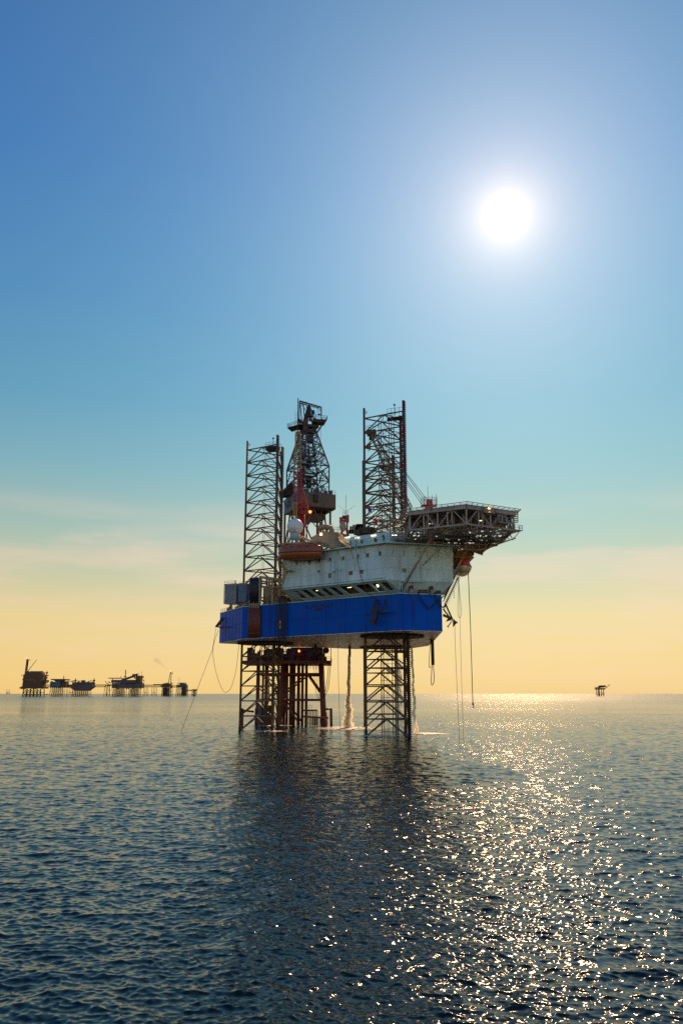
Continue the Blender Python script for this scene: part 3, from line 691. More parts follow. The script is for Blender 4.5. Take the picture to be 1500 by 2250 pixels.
for k in range(5): tline3(V(24 + 1.4 * k, 188, 42.0 + .05 * k), V(33 + .6 * k, 178, 42.3), 1.0, 6, .09)
x.build('lower_truss', 'truss', heli)
x = MB()   # main raking struts down to the hull
for (u0, v0, Y0), (u1, v1, Y1), r_ in (((948, 1182, 172), (881, 1298, 176.2), .27), ((986, 1187, 176), (905, 1264, 177), .14), ((904, 1190, 177), (904, 1256, 176.6), .15),
        ((1028, 1204, 181), (973, 1303, 179.5), .27), ((1021, 1212, 185), (976, 1312, 182), .16), ((967, 1218, 179), (991, 1262, 179.5), .10), ((1014, 1235, 186), (975, 1316, 183), .12),
        ((872, 1198, 176.8), (855, 1232, 176), .06), ((870, 1196, 176.8), (906, 1258, 176.6), .06), ((977, 1218, 179), (967, 1240, 178.5), .06)):
    x.bar(at(u0, v0, Y0), at(u1, v1, Y1), r_, 8)
x.build('raking_strut', 'truss', heli)
x = MB()   # louvred access walkway and stair on the left of the deck
for k in range(9):
    a, b_ = at(842 + 7 * k, 1153 - 3.6 * k, 186 - 1.6 * k), at(862 + 7 * k, 1162 - 3.6 * k, 183 - 1.6 * k); x.bar(a, b_, .14); x.bar(a + V(0, 0, -1.6), b_ + V(0, 0, -1.6), .09)
    x.bar(a, a + V(0, 0, -2.6), .07)
x.rail([at(842, 1154, 186), at(903, 1122, 172)], 1.3, 1.1, .06)
x.bar(at(838, 1160, 186), at(905, 1124, 171), .16); x.bar(at(866, 1170, 180), at(888, 1150, 176), .12); x.bar(at(872, 1172, 180), at(893, 1152, 176), .12)
for k in range(10): x.bar(at(866 + 2.3 * k, 1169 - 2.1 * k, 180), at(873 + 2.3 * k, 1171 - 2.1 * k, 180), .07)
x.bar(at(872, 1146, 173), at(922, 1137, 169), .2); x.bar(at(922, 1137, 169), at(922, 1140, 172), .2)
for k in range(3): x.bar(at(889 + 14 * k, 1143 - 2 * k, 171), at(906 + 14 * k, 1160 - 4 * k, 172), .11)
x.build('access_walkway', 'tan', heli)
x = MB()  # firefighting platforms hung at the right-hand corner
p = hexa[1]
for k in range(7): x.bar(at(1122, 1124 + 4.2 * k, 166.5), at(1137, 1122 + 4.2 * k, 167), .13)
x.bar(at(1122, 1121, 166.5), at(1122, 1152, 166.5), .08); x.bar(at(1137, 1121, 167), at(1137, 1148, 167), .08)
x.build('side_net_panel', 'truss', heli)
for u, v, Y in ((1068, 1128, 163), (1100, 1150, 164), (1128, 1166, 170)):
    c_ = at(u, v, Y); x = MB(); x.box(c_, (3.2, 2.0, .18), (.87, .5, 0)); ex = V(.87, .5, 0) * 1.6; ey = V(.5, -.87, 0)
    x.rail([c_ - ex - ey * 0, c_ - ex + ey, c_ + ex + ey, c_ + ex], 1.1, .9, .05); x.bar(c_ + ex, c_ - V(0, -1.5, 1.8), .08); x.bar(c_ - ex, c_ - V(0, -1.5, 1.8), .08); x.build('monitor_platform', 'truss', heli)
MB().sphere(at(1073.5, 1121, 163), .3, 8, 6, (1, 1, 1.8)).build('deck_light', 'lamp', heli)
for u, v, Y in ((948, 1151, 172), (1054, 1144, 168), (866, 1176, 176)): MB().box(at(u, v, Y), (1.1, .2, .16)).build('tube_lamp', 'wlamp', heli)
x = MB(); p = at(1046, 1196, 176)
for k in range(4): x.bar(p + V(-2.2 + 1.4 * k, 0, -1.2), p + V(-2.2 + 1.4 * k, 0, 2.6), .09); x.bar(p + V(-2.2, 0, -1.2 + 1.2 * k), p + V(2.0, 0, -1.2 + 1.2 * k), .09)
x.build('access_cage', 'truss', heli)

# --- derrick
DX, DY = -10.1, 230.0; dc = V(DX, DY, 0)
K = V(-12.4, 222, 0)
def dq(a, s_, z): return dc + A_ * a + S_ * s_ + V(0, 0, z)
x = MB()
def corner(z):
    if z <= 75.3: h_ = 4.9
    else: h_ = 4.9 + (1.6 - 4.9) * (z - 75.3) / (88 - 75.3)
    return [dq(i * h_, j * h_, z) for i, j in ((1, -1), (1, 1), (-1, 1), (-1, -1))]
lev = [66.0, 70.6, 75.3, 79.0, 82.2, 85.2, 88.0]
for z0, z1 in zip(lev[:-1], lev[1:]):
    c0, c1 = corner(z0), corner(z1)
    for i in range(4):
        j = (i + 1) % 4; x.bar(c0[i], c1[i], .24, 4); x.bar(c1[i], c1[j], .16)
        m1 = (c1[i] + c1[j]) / 2; m0 = (c0[i] + c0[j]) / 2
        if z0 < 74: x.bar(c0[i], m1, .15); x.bar(c0[j], m1, .15); x.bar(m0, m1, .06)
        else: x.bar(c0[i], c1[j], .11); x.bar(c0[j], c1[i], .11)
        for s_ in (.33, .66): a, b_ = c0[i].lerp(c1[i], s_), c0[j].lerp(c1[j], s_); x.bar(a, b_, .06)
c0, c1 = corner(66), corner(66)
derrick = x.build('derrick', 'mast', rig)
x = MB()   # machinery inside: racking board, blocks, guide tracks, drill pipe stands, hoses
random.seed(5)
for z, r_ in ((79.3, 3.6), (73.0, 4.6), (70.8, 4.6), (76.5, 4.3)):
    x.box(dq(-.6, random.uniform(-.5, .5), z), (r_ * .5, r_ * 1.1, .2), A_); x.rail([dq(r_ * .6, -r_ * .8, z), dq(r_ * .6, r_ * .8, z)], 1.1, .9, .05)
    for k in range(5): x.box(dq(random.uniform(-2, 2), random.uniform(-3, 3), z + .5), (random.uniform(.3, .8), random.uniform(.3, 1.0), random.uniform(.4, 1.1)), A_)
for k in range(7): s_ = -2.8 + .35 * k; x.bar(dq(1.5, s_, 66), dq(1.2, s_ * .7, 82), .09)
for k in range(8): s_ = random.uniform(-4, 4); x.bar(dq(random.uniform(-3, 3), s_, 66), dq(random.uniform(-1.5, 1.5), s_ * .35, random.uniform(80, 88)), .09)
x.box(dq(0, .6, 84.6), (1.5, 1.5, 2.0), A_); x.box(dq(0, .3, 77), (1.6, 1.2, 2.8), A_); x.box(dq(0, .3, 71), (1.3, 1.1, 3.4), A_)
for z in (72.2, 74.5, 78.0): x.path([dq(3, -4 + .8 * k, z - 1.6 * math.sin(k / 10 * math.pi)) for k in range(11)], .13)
for k in range(3): x.bar(dq(0, .3 + .2 * k, 72), dq(0, .3 + .2 * k, 88), .05)
x.box(dq(2.9, -3.0, 77.5), (1.4, 1.6, 10), A_) if False else None
x.build('travelling_block', 'dark', derrick)
x = MB()   # dark red elevator shaft up the port leg
for s_, a in ((-4.6, 4.8),):
    b0, b1 = dq(4.4, -4.6, 67), dq(1.9, -2.0, 90.5)
    for dx, dy in ((0, 0), (1.1, 0), (0, 1.1), (1.1, 1.1)): x.bar(b0 + V(dx, dy, 0), b1 + V(dx, dy, 0), .12)
    for k in range(16):
        c_ = b0.lerp(b1, k / 16); x.bar(c_, c_ + V(1.1, 0, .9), .08); x.bar(c_ + V(0, 1.1, 0), c_ + V(1.1, 0, 1.3), .08)
        if k % 3 == 1: x.box(c_ + V(.5, .5, .6), (1.0, 1.0, 1.2))
    x.box(b1 + V(.5, .5, -2.2), (1.3, 1.6, 3.4))
x.build('elevator_shaft', 'rust', derrick)
x = MB()   # crown: water table platform, A frames, goal-post frame
x.box(dq(0, 0, 88.2), (4.6, 5.2, .8), A_); x.box(dq(0, .2, 86.8), (3.2, 3.6, 1.0), A_)
a = at(637, 940, 231); b_ = at(656, 931, 228)
x.prism([(-16.4, 230), (-12.2, 226.5), (-11.0, 229), (-15.2, 233.5)], 88.0, 88.25); x.rail([(-16.4, 230, 88.25), (-12.2, 226.5, 88.25)], 1.2, .8, .06); x.rail([(-15.2, 233.5, 88.25), (-16.4, 230, 88.25)], 1.2, .8, .06)
x.prism([(-8.6, 227), (-4.9, 227.8), (-5.4, 230.6), (-8.8, 230)], 89.0, 89.9, [(-8.6, 226.6), (-4.3, 227.6), (-5.0, 231), (-8.8, 230)]); x.rail([(-8.6, 226.6, 89.9), (-4.3, 227.6, 89.9), (-5.0, 231, 89.9)], 1.2, .8, .06)
x.bar((-5.6, 229, 89.2), (-7.6, 229.4, 86), .22)
for s_ in (-1, 1):
    x.bar(dq(1.2 * s_, -1.7, 88.6), dq(.3 * s_, .1, 95.4), .2); x.bar(dq(1.2 * s_, 2.1, 88.6), dq(.3 * s_, .3, 95.4), .2); x.bar(dq(1.2 * s_, -2.2, 95.8), dq(1.2 * s_, -1.4, 88.6), .14)
x.box(dq(0, .2, 91.9), (1.8, 2.4, .3), A_); x.rail([dq(1, -1, 92), dq(1, 1.6, 92)], 1, .7, .05); x.box(dq(0, 0, 93.2), (1.0, .8, 1.6), A_); x.box(dq(0, 1.5, 93.4), (.7, .7, 1.2), A_)
ft = [at(658, 881, 229), at(706, 895, 231)]
x.bar(ft[0], ft[1], .2); x.bar(ft[0] + V(0, 0, -.75), ft[1] + V(-.8, 0, -.2), .12)
for k in range(6): a = ft[0].lerp(ft[1], k / 6); x.bar(a, a + V(1.1, 0, -1.0 - .1 * k), .08)
x.bar(ft[1], (ft[1].x, ft[1].y, 89.8), .18); x.bar(ft[0], (ft[0].x, ft[0].y, 88.4), .16); x.bar(ft[0] + V(2, 0, -.3), ft[0] + V(2.6, 0, -6), .14)
x.bar(at(659, 884, 229), at(672, 902, 229), .1)
p = at(655, 875, 228); x.bar((p.x, p.y, 79), p, .17, 6)
p = at(651, 903, 230); x.ladder((p.x, p.y, 84), p, .7, (1, 0, 0), .7); p = at(693, 902, 230); x.ladder((p.x, p.y, 90), p, .5, (1, 0, 0), .6); p = at(702, 900, 230.5); x.box(p - V(.1, 0, 1.6), (.9, .8, .2)); x.rail([p + V(-.5, -.4, -1.5), p + V(.4, -.4, -1.5)], 1.8, .4, .05)
for k in range(10): x.box((random.uniform(-13, -5.5), 229, 89.5 + random.uniform(0, 1.2)), (random.uniform(.3, .8), .6, random.uniform(.4, 1.3)))
x.build('crown_platform', 'dark', derrick)
MB().path([at(704, 940, 230.5), at(705, 1000, 230.5), at(706, 1078, 231)], .05).build('hoist_line', 'rope', derrick)
# box of wind walls round the drill floor
kk = [K, K + S_ * 11.6, K + S_ * 11.6 - A_ * 12.4, K - A_ * 12.4]
floor_ = MB().prism([(p.x, p.y) for p in kk], 61.9, 62.5).build('drill_floor', 'dark', derrick)
x = MB(); x.box((kk[0] + kk[1]) / 2 + V(0, 0, 64.3), (11.6, .2, 4.1), S_)
for k in range(40): x.box(kk[0] + S_ * (.15 + .29 * k) + A_ * .13 + V(0, 0, 64.3), (.14, .08, 4.0), S_)
x.build('wind_wall', 'wind', derrick)
x = MB(); x.box((kk[0] + kk[3]) / 2 + V(0, 0, 64.2), (12.4, .2, 4.3), A_)
for k in range(12): x.box(kk[3] + A_ * (.5 + 1.0 * k) - S_ * .13 + V(0, 0, 64.2), (.1, .06, 4.2), A_)
ww = x.build('wind_wall', 'windb', derrick)
x = MB(); pc = (kk[0] + kk[3]) / 2 - A_ * 1.2 - S_ * .24; ea = A_
def tri(pts_): plate(x, [pc + ea * a + V(0, 0, z) for a, z in pts_], .05, -S_)
tri([(-1.7, 62.9), (-.9, 62.9), (0, 65.3), (-.25, 65.5)]); tri([(1.7, 62.9), (.25, 65.5), (0, 65.3), (.9, 62.9)]); tri([(-.9, 63.6), (.9, 63.6), (.5, 64.6), (-.5, 64.6)]); tri([(-.2, 65.3), (.2, 65.3), (.12, 66.1), (-.12, 66.1)])
x.build('emblem', 'logo', ww)
MB().box(K + S_ * 5.2 + A_ * .5 + V(0, 0, 64.6), (1.2, .9, 2.2), S_).build('wall_cabinet', 'dark', derrick)
x = MB()   # dark machinery hung on the left above the wall
x.prism([(-18.5, 229), (-14.5, 226.5), (-13.6, 229), (-17.6, 231.5)], 66.5, 66.8); x.rail([(-18.5, 229, 66.8), (-14.5, 226.5, 66.8)], 1.2, .7, .06)
x.bar((-17.4, 229.5, 67.2), (-14.2, 229, 70.4), .9, 6); x.box((-15.2, 229.5, 68.4), (2.2, 1.6, 2.4)); x.bar((-18.5, 229, 66.6), (-15.6, 229.5, 63), .12)
x.build('winch_unit', 'dark', derrick)
x = MB(); random.seed(13)   # small things on the floor edge seen over the wall
for k in range(18): s_ = random.uniform(.5, 11); h_ = random.uniform(.5, 1.5); x.box(K + S_ * s_ - A_ * random.uniform(.3, 2) + V(0, 0, 66.3 + h_ / 2), (random.uniform(.3, .9), .6, h_), A_)
x.rail([K + V(0, 0, 66.4), K + S_ * 11.6 + V(0, 0, 66.4)], 1.1, 1.2); x.bar(K + V(0, 0, 66.5) - A_ * 2, K + S_ * 11.5 + V(0, 0, 66.5) - A_ * 2, .35)
x.build('floor_rail', 'mast', derrick)
# substructure below the floor and the cantilever
x = MB()
bc = [dq(i * 5.2, j * 5.2, 0) for i, j in ((1, -1), (1, 1), (-1, 1), (-1, -1))]
for i in range(4):
    p, q = bc[i], bc[(i + 1) % 4]; x.bar(p + V(0, 0, 40), p + V(0, 0, 61.9), .36)
    m_ = (p + q) / 2
    for z0, z1 in ((40, 51), (51, 61.9)):
        x.bar(p + V(0, 0, z0), m_ + V(0, 0, z1), .2); x.bar(q + V(0, 0, z0), m_ + V(0, 0, z1), .2); x.bar(p + V(0, 0, z1), q + V(0, 0, z1), .22)
    for s_ in (.25, .6): x.bar(p.lerp(q, s_) + V(0, 0, 51), p.lerp(q, s_ + .15) + V(0, 0, 61.9), .13)
x.bar(bc[1] + V(0, 0, 52), bc[0].lerp(bc[1], .45) + V(0, 0, 58), .12); x.box(dq(0, 1, 60.3), (6, 7, 1.6), A_); x.box(dq(2, -1, 58.6), (1.6, 1.6, 1.6), A_)
p = bc[1] + S_ * .5; x.ladder(p + V(0, 0, 46), p + V(0, 0, 58), .6, S_, .6)
x.build('substructure', 'leg', derrick)
x = MB()
for s_ in (-5.2, 5.2): p = dq(-6, s_, 35.5); q = dq(26, s_, 35.5); x.box((p + q) / 2 + V(0, 0, 0), (32, .9, 8.6), A_)
x.build('cantilever_beam', 'leg', rig)
MB().sphere(at(681, 1124.5, 221), .42, 10, 8).build('floor_lamp', 'rlamp', derrick)
MB().sphere(at(705, 1174, 190), .30, 10, 8).build('roof_lamp', 'lamp', house)
# --- radome, cranes and masts on the rig
rc = at(648, 1157.5, 190); rr = 1.98
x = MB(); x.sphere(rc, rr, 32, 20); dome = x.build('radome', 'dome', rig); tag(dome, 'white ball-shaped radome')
x = MB()
for k in range(24):
    a, b_ = 2 * math.pi * k / 24, 2 * math.pi * (k + 1) / 24
    x.bar(rc + V(math.cos(a), math.sin(a), 0) * (rr + .01), rc + V(math.cos(b_), math.sin(b_), 0) * (rr - .01), .02)
    x.bar(rc + V(math.sin(a) * .13, -math.cos(a) * 1, math.sin(a) * 1) * 0 + V(0, math.cos(a), math.sin(a)) * (rr + .01), rc + V(0, math.cos(b_), math.sin(b_)) * (rr + .01), .02)
x.build('panel_joint', 'cont', dome)
x = MB(); bt = rc - V(0, 0, rr * .9); x.bar(bt, bt - V(0, 0, 1.1), 1.25, 16); x.bar(bt - V(0, 0, 1.0), bt - V(0, 0, 1.3), 1.5, 16)
for k in range(6): a = k * math.pi / 3; x.bar(bt + V(math.cos(a), math.sin(a), 0) * 1.1 - V(0, 0, 1), (bt.x + math.cos(a) * 1.5, bt.y + math.sin(a) * 1.5, ZR + .3), .13)
x.rail([bt + V(-1.9, -1.5, -2), bt + V(1.9, -1.5, -2)], 1, .9); x.build('radome_stand', 'gal', dome)
x = MB()
for k in range(5): a = at(655 + 3 * k, 1177 + 2 * k, 189); x.bar(a, at(672 + 4 * k, 1182 + 2 * k, 187), .16)
x.build('pipe_bundle', 'boatw', house)

def lattice(x, p, q, w0, w1, n_, r=.09, side=None):
    p, q = Vector(p), Vector(q); d = (q - p).normalized(); u = d.cross(V(0, 1, 0)) if side is None else Vector(side); u.normalize(); v_ = d.cross(u).normalized()
    def c4(f):
        c_ = p.lerp(q, f); w_ = (w0 + (w1 - w0) * f) / 2; return [c_ + u * i * w_ + v_ * j * w_ for i, j in ((-1, -1), (1, -1), (1, 1), (-1, 1))]
    for i in range(n_):
        a, b_ = c4(i / n_), c4((i + 1) / n_)
        for k in range(4):
            x.bar(a[k], b_[k], r, caps=False); x.bar(a[k], b_[(k + 1) % 4], r * .6, caps=False); x.bar(b_[k], b_[(k + 1) % 4], r * .6, caps=False)
# port crane
x = MB(); p = at(663, 1190, 200); top = at(665, 1119, 200)
x.bar((top.x, 200, ZR), (top.x, 200, top.z), .62, 14); x.bar(at(656, 1186, 199), at(661, 1122, 200), .35, 8)
pc_ = x.build('pedestal_crane', 'red', rig); tag(pc_, 'red pedestal crane with its boom raised beside the derrick')
x = MB(); x.box(top + V(.1, 0, .5), (2.6, 2.6, 1.1)); x.box(top + V(.5, -.4, 1.7), (1.2, 1.3, 1.4)); x.rail([top + V(-1.5, -1.5, 0), top + V(1.7, -1.5, 0)], 1.4, .6)
for k in range(5): x.bar(top + V(-1.3 + .6 * k, -1.2, -.4), top + V(-1.3 + .6 * k, -1.2, -1.6), .12)
if 1: x.box(top + V(.1, 0, -1.0), (2.0, 2.2, .9))
for dx in (-1.2, 1.0): x.bar(top + V(dx, 0, 1.8), top + V(-.6, .4, 7), .13)
x.build('machinery_house', 'red', pc_)
x = MB(); ft_ = at(655, 1128, 198.5); m1 = at(653.5, 1035, 200); tp_ = at(655, 952, 201.5)
lattice(x, ft_, m1, 2.0, 1.9, 9, .13); x.build('boom', 'red', pc_)
x = MB(); lattice(x, m1, tp_, 1.8, 1.1, 8, .11); x.box(tp_, (.9, .8, .9)); x.build('boom_tip_section', 'ylw', pc_); x = MB(); lattice(x, at(648, 1150, 197), at(648.5, 1105, 197), .9, .9, 6, .08); x.bar(at(648, 1110, 197), at(662, 1100, 198), .1); x.build('boom_rest', 'ylw', pc_)
x = MB()
for k in range(3): x.bar(tp_ + V(.2 * k, 0, 0), top + V(-.6, .4, 7), .04)
x.bar(at(649, 955, 201), at(648.5, 1100, 199), .04); x.build('hoist_cable', 'rope', pc_)
# starboard crane
x = MB(); top = at(942, 1122, 203)
x.bar((top.x, 203, HT), (top.x, 203, top.z), 1.3, 14); sc_ = x.build('pedestal_crane', 'red', rig); tag(sc_, 'red pedestal crane standing behind the helideck, boom leaning left across the front leg')
x = MB(); x.prism([(top.x - 1.6, 202), (top.x + 1.6, 202), (top.x + 1.6, 205), (top.x - 1.6, 205)], top.z - 1.4, top.z + 1.2, [(top.x - .9, 202.3), (top.x + .9, 202.3), (top.x + .9, 204.6), (top.x - .9, 204.6)]); x.box(top + V(.1, 0, 2.0), (1.5, 1.4, 1.9)); x.box(top + V(0, 0, 1.3), (4.0, 2.6, .2))
x.build('machinery_house', 'red', sc_)
x = MB(); x.rail([top + V(-2, -1.3, 1.3), top + V(2, -1.3, 1.3)], 2.0, .6, .06); x.rail([top + V(-2, 1.3, 1.3), top + V(2, 1.3, 1.3)], 2.0, .7, .06)
for dx, h_ in ((-.2, 6.6), (.9, 4.2), (2.0, 4.6), (-1.0, 4.0), (1.8, 3.4)): x.bar(top + V(dx, 0, 1), top + V(dx, 0, h_), .06)
x.build('crane_mast', 'truss', sc_)
x = MB(); ft_ = at(897, 1124, 203); tp_ = at(818, 953, 222)
lattice(x, ft_, tp_, 2.2, 1.3, 22, .10, (1, .3, .5)); x.build('boom', 'tan', sc_)
x = MB(); x.box(tp_ + V(-.3, 0, .3), (2.6, 2.2, 1.1), (1, 0, .25)); x.box(tp_ + V(-.2, 0, -1.0), (1.6, 1.4, 1.6)); x.rail([tp_ + V(-1.8, -1, .9), tp_ + V(1.6, -1, 1.6)], 1.1, .6, .05)
x.build('boom_head', 'dark', sc_)
x = MB()
for k in range(2): x.bar(at(811 + 2 * k, 960, 222), at(811 + 2 * k, 978, 222), .05)
x.box(at(810.5, 980, 222), (1.0, .6, 1.4)); x.path([at(811, 985, 222), at(812, 989, 222), at(810, 991, 222), at(808.5, 988, 222)], .14); x.build('hook_block', 'ylw', sc_)
x = MB(); gt = at(940, 1096, 203)
for k, (u, v) in enumerate(((823, 950), (826, 951), (822, 958), (825, 962))): x.bar(at(u, v, 222), gt + V(-.5 - .4 * k, 0, -.5 * k), .06)
x.bar(at(886, 1079, 203), at(903, 1124, 202), .07); x.bar(at(884, 1060, 204), at(900, 1124, 203), .05); x.build('pendant_line', 'rope', sc_)
# red radio mast on the roof
x = MB()
for u in (751, 762.5): a, b_ = at(u, 1176, 192), at(u, 1146, 192); x.bar(a, b_, .26)
x.bar(at(749, 1146, 192), at(765, 1143, 192), .38); x.box(at(749.5, 1143.5, 192), (.9, .9, 1.5)); x.box(at(763, 1140, 192), (.8, .8, 1.8))
for a, b_ in (((751, 1174), (758, 1150)), ((762, 1174), (757, 1150)), ((748, 1176), (752, 1155)), ((766, 1176), (762, 1155))): x.bar(at(*a, 192), at(*b_, 192), .14)
mast = x.build('radio_mast', 'red', rig)
x = MB(); x.ladder(at(757, 1150, 192), at(757, 1121, 192), .9, (1, 0, 0), .6); x.ladder(at(761, 1148, 192), at(761, 1122, 192), .7, (1, 0, 0), .6)
x.bar(at(759, 1130, 192), at(760, 1088, 192), .055); x.bar(at(759, 1123, 192), at(743, 1111, 192), .03); x.bar(at(762, 1123, 192), at(781, 1110, 192), .03); x.box(at(756, 1137, 192), (1, .5, .8)); x.build('antenna', 'dark', mast)
x = MB()
x.sphere(at(753, 1157, 191), 1.0, 16, 8, (.8, .25, 1.35))
x.build('dish', 'tan', mast)
x = MB()
rng_ = random.Random(4)
for k in range(10): u = rng_.uniform(766, 792); a = at(u, 1172, 192); h_ = rng_.uniform(.6, 2.6); x.box(a + V(0, 0, h_ / 2), (rng_.uniform(.5, 2), 1.2, h_))
for u in (740, 745, 771, 776, 788, 792): a = at(u, 1172, 190); x.bar(a, at(u, rng_.uniform(1152, 1164), 190), .05)
x.rail([at(728, 1168, 190), at(750, 1170, 190)], 1.2, .8, .04); x.build('vent_stack', 'tan', house)
# port quarter structures
x = MB(); a = at(571, 1266, 208); w_ = 5.6
p0, p1 = ray_plane(571, 1268, B + NP * .2, NP), ray_plane(598, 1271, B + NP * .2, NP); b0, b1 = ray_plane(571, 1328, B + NP * .2, NP), ray_plane(598, 1326, B + NP * .2, NP)
for o_ in (0, 2.6):
    f = -NP * o_; x.bar(p0 + f, p1 + f, .36); x.bar(p0 + f, b0 + f, .3); x.bar(p1 + f, b1 + f, .3)
x.bar(p0, p0 - NP * 2.6, .3); x.bar(p1, p1 - NP * 2.6, .3)
x.path([p0.lerp(p1, .1) + V(0, 0, -1), p0.lerp(p1, .7) + V(0, 0, -1), p0.lerp(p1, .88) + V(0, 0, -1.8), b1 + V(-.8, .5, .6)], .22)
for k in range(5): c_ = b0.lerp(b1, .15 + .16 * k) - NP * .8; x.bar(c_, c_ + V(0, 0, 4.6), .25, 8)
x.build('hose_tower', 'tan', rig)
x = MB(); x.box(V(-17.6, 205.2, HT + 2.6), (2.0, 2.0, 5.2), E_); x.box(V(-15.2, 204.0, HT + 1.4), (3.2, 2.4, 2.8), E_); x.bar(V(-18.8, 206.5, HT + 3), V(-18.8, 206.5, HT + 7.5), .3, 8); x.build('jack_gear', 'ylw', rig)
rg = random.Random(8)
for k in range(34):
    x = MB(); f = rg.random(); p = V(-33.0, 221, 0).lerp(B + V(.6, .4, 0), f) if k % 2 else B + E_ * (f * 13) - NP * rg.uniform(.4, 2.5); h_ = rg.uniform(.4, 1.7)
    x.box(p - V(-.9, -.43, 0) * (rg.uniform(.3, 3) if k % 2 else 0) + V(0, 0, HT + h_ / 2), (rg.uniform(.3, 1.3), rg.uniform(.3, 1), h_), A_); x.build('deck_unit', 'tan' if k % 3 else 'dark', rig)
x = MB()   # dark pipe rack against the hull side
for k in range(6):
    a, b_ = ray_plane(549 + 4.3 * k, 1327 - .3 * k, B + NP * .3, NP), ray_plane(547.5 + 4.5 * k, 1400.5 - .5 * k, B + NP * .3, NP); x.bar(a + V(0, 0, -1), b_, .42, 8)
for v in (1334, 1365, 1392): x.bar(ray_plane(547, v, B + NP * .7, NP), ray_plane(572, v - 1.2, B + NP * .7, NP), .1)
x.build('fender_pipe', 'rust', rig)
x = MB()
for k in range(5): a = ray_plane(550 + 4.6 * k, 1331, B + NP * .5, NP); x.box(a, (.42, .5, 1.2), E_)
x.build('pipe_clamp', 'tan', rig)
# anchor racks
def arack(name, pts, r=.14):
    x = MB()
    for a, b_ in pts: x.bar(a, b_, r)
    return x.build(name, 'dark', rig)
nA = V(-.9, -.43, 0); a_ = ray_plane(499, 1377, (-33.5, 221, 0), nA); u_ = V(-27.6, 208.8, 27.2); w_ = V(-29.5, 212.7, 27.2)
o1 = at(474, 1377, 220)
arack('anchor_rack', [(o1, at(490, 1378, 214.5)), (o1, at(489, 1357, 216)), (at(478, 1376.5, 219), at(494, 1357, 215)), (o1, at(499, 1378, 212)), (at(480, 1378, 219), at(500, 1378, 211.5))], .17)
h0, h1, h2 = ray_plane(824, 1345, B + NP * 2.4, NP), ray_plane(848, 1343, B + NP * 1.4, NP), ray_plane(829, 1317, B + NP * .1, NP)
arack('anchor_rack', [(ray_plane(815, 1345, B + NP * 2.4, NP), ray_plane(855, 1343, B + NP * 1.2, NP)), (h0, h2), (ray_plane(819, 1343, B + NP * 2.4, NP), ray_plane(825, 1318, B + NP * .1, NP)), (ray_plane(838, 1342, B + NP * 2, NP), ray_plane(845, 1317, B + NP * .1, NP)), (ray_plane(843, 1343, B + NP * 1.6, NP), ray_plane(830, 1345, B, NP))], .16)
sD = V(22.5, 180, 0)
arack('anchor_rack', [(at(973, 1350, 179.4), at(993, 1358, 178)), (at(977, 1325, 180), at(993, 1360, 178)), (at(973, 1338, 179.6), at(986, 1355, 178.5)), (at(973, 1335, 180), at(978, 1330, 181)), (at(979, 1328, 179), at(988, 1350, 178.4)), (at(973, 1353, 179.4), at(990, 1360, 178))], .15)
def anchor(c_, ang_, label, s_=1.0, face=(1, 0, 0), group=None):
    t_ = thing('anchor', tuple(c_), label, 'anchor', 'anchors racked on the hull')
    ex = Vector(face).normalized(); ez = V(0, 0, 1); ca, sa = math.cos(ang_), math.sin(ang_); X_ = lambda a, b_: Vector(c_) + (ex * (a * ca - b_ * sa) + ez * (a * sa + b_ * ca)) * s_
    x = MB(); x.bar(X_(0, 0), X_(0, 2.2), .14 * s_); x.bar(X_(-.3, 2.2), X_(.3, 2.2), .12 * s_); x.build('shank', 'black', t_)
    for sg in (-1, 1):
        x = MB(); n_ = ex.cross(ez); th = .28
        pts = [X_(.1 * sg, -.3), X_(1.3 * sg, .1), X_(1.15 * sg, 1.5), X_(.35 * sg, .4)]
        if sg < 0: pts = pts[::-1]
        plate(x, [p - n_ * th for p in pts], th * 2, -n_); x.build('fluke', 'black', t_)
    x = MB(); x.bar(X_(-1.5, -.1), X_(1.5, -.1), .15 * s_); x.build('stock', 'black', t_)
    return t_
anchor(at(994, 1362, 177.9), 2.5, 'dark anchor hanging at the right-hand hull corner', .85)
anchor(ray_plane(826, 1356, B + NP * 2.3, NP), 1.35, 'dark anchor racked flat against the blue port bow side', 1.2, E_)

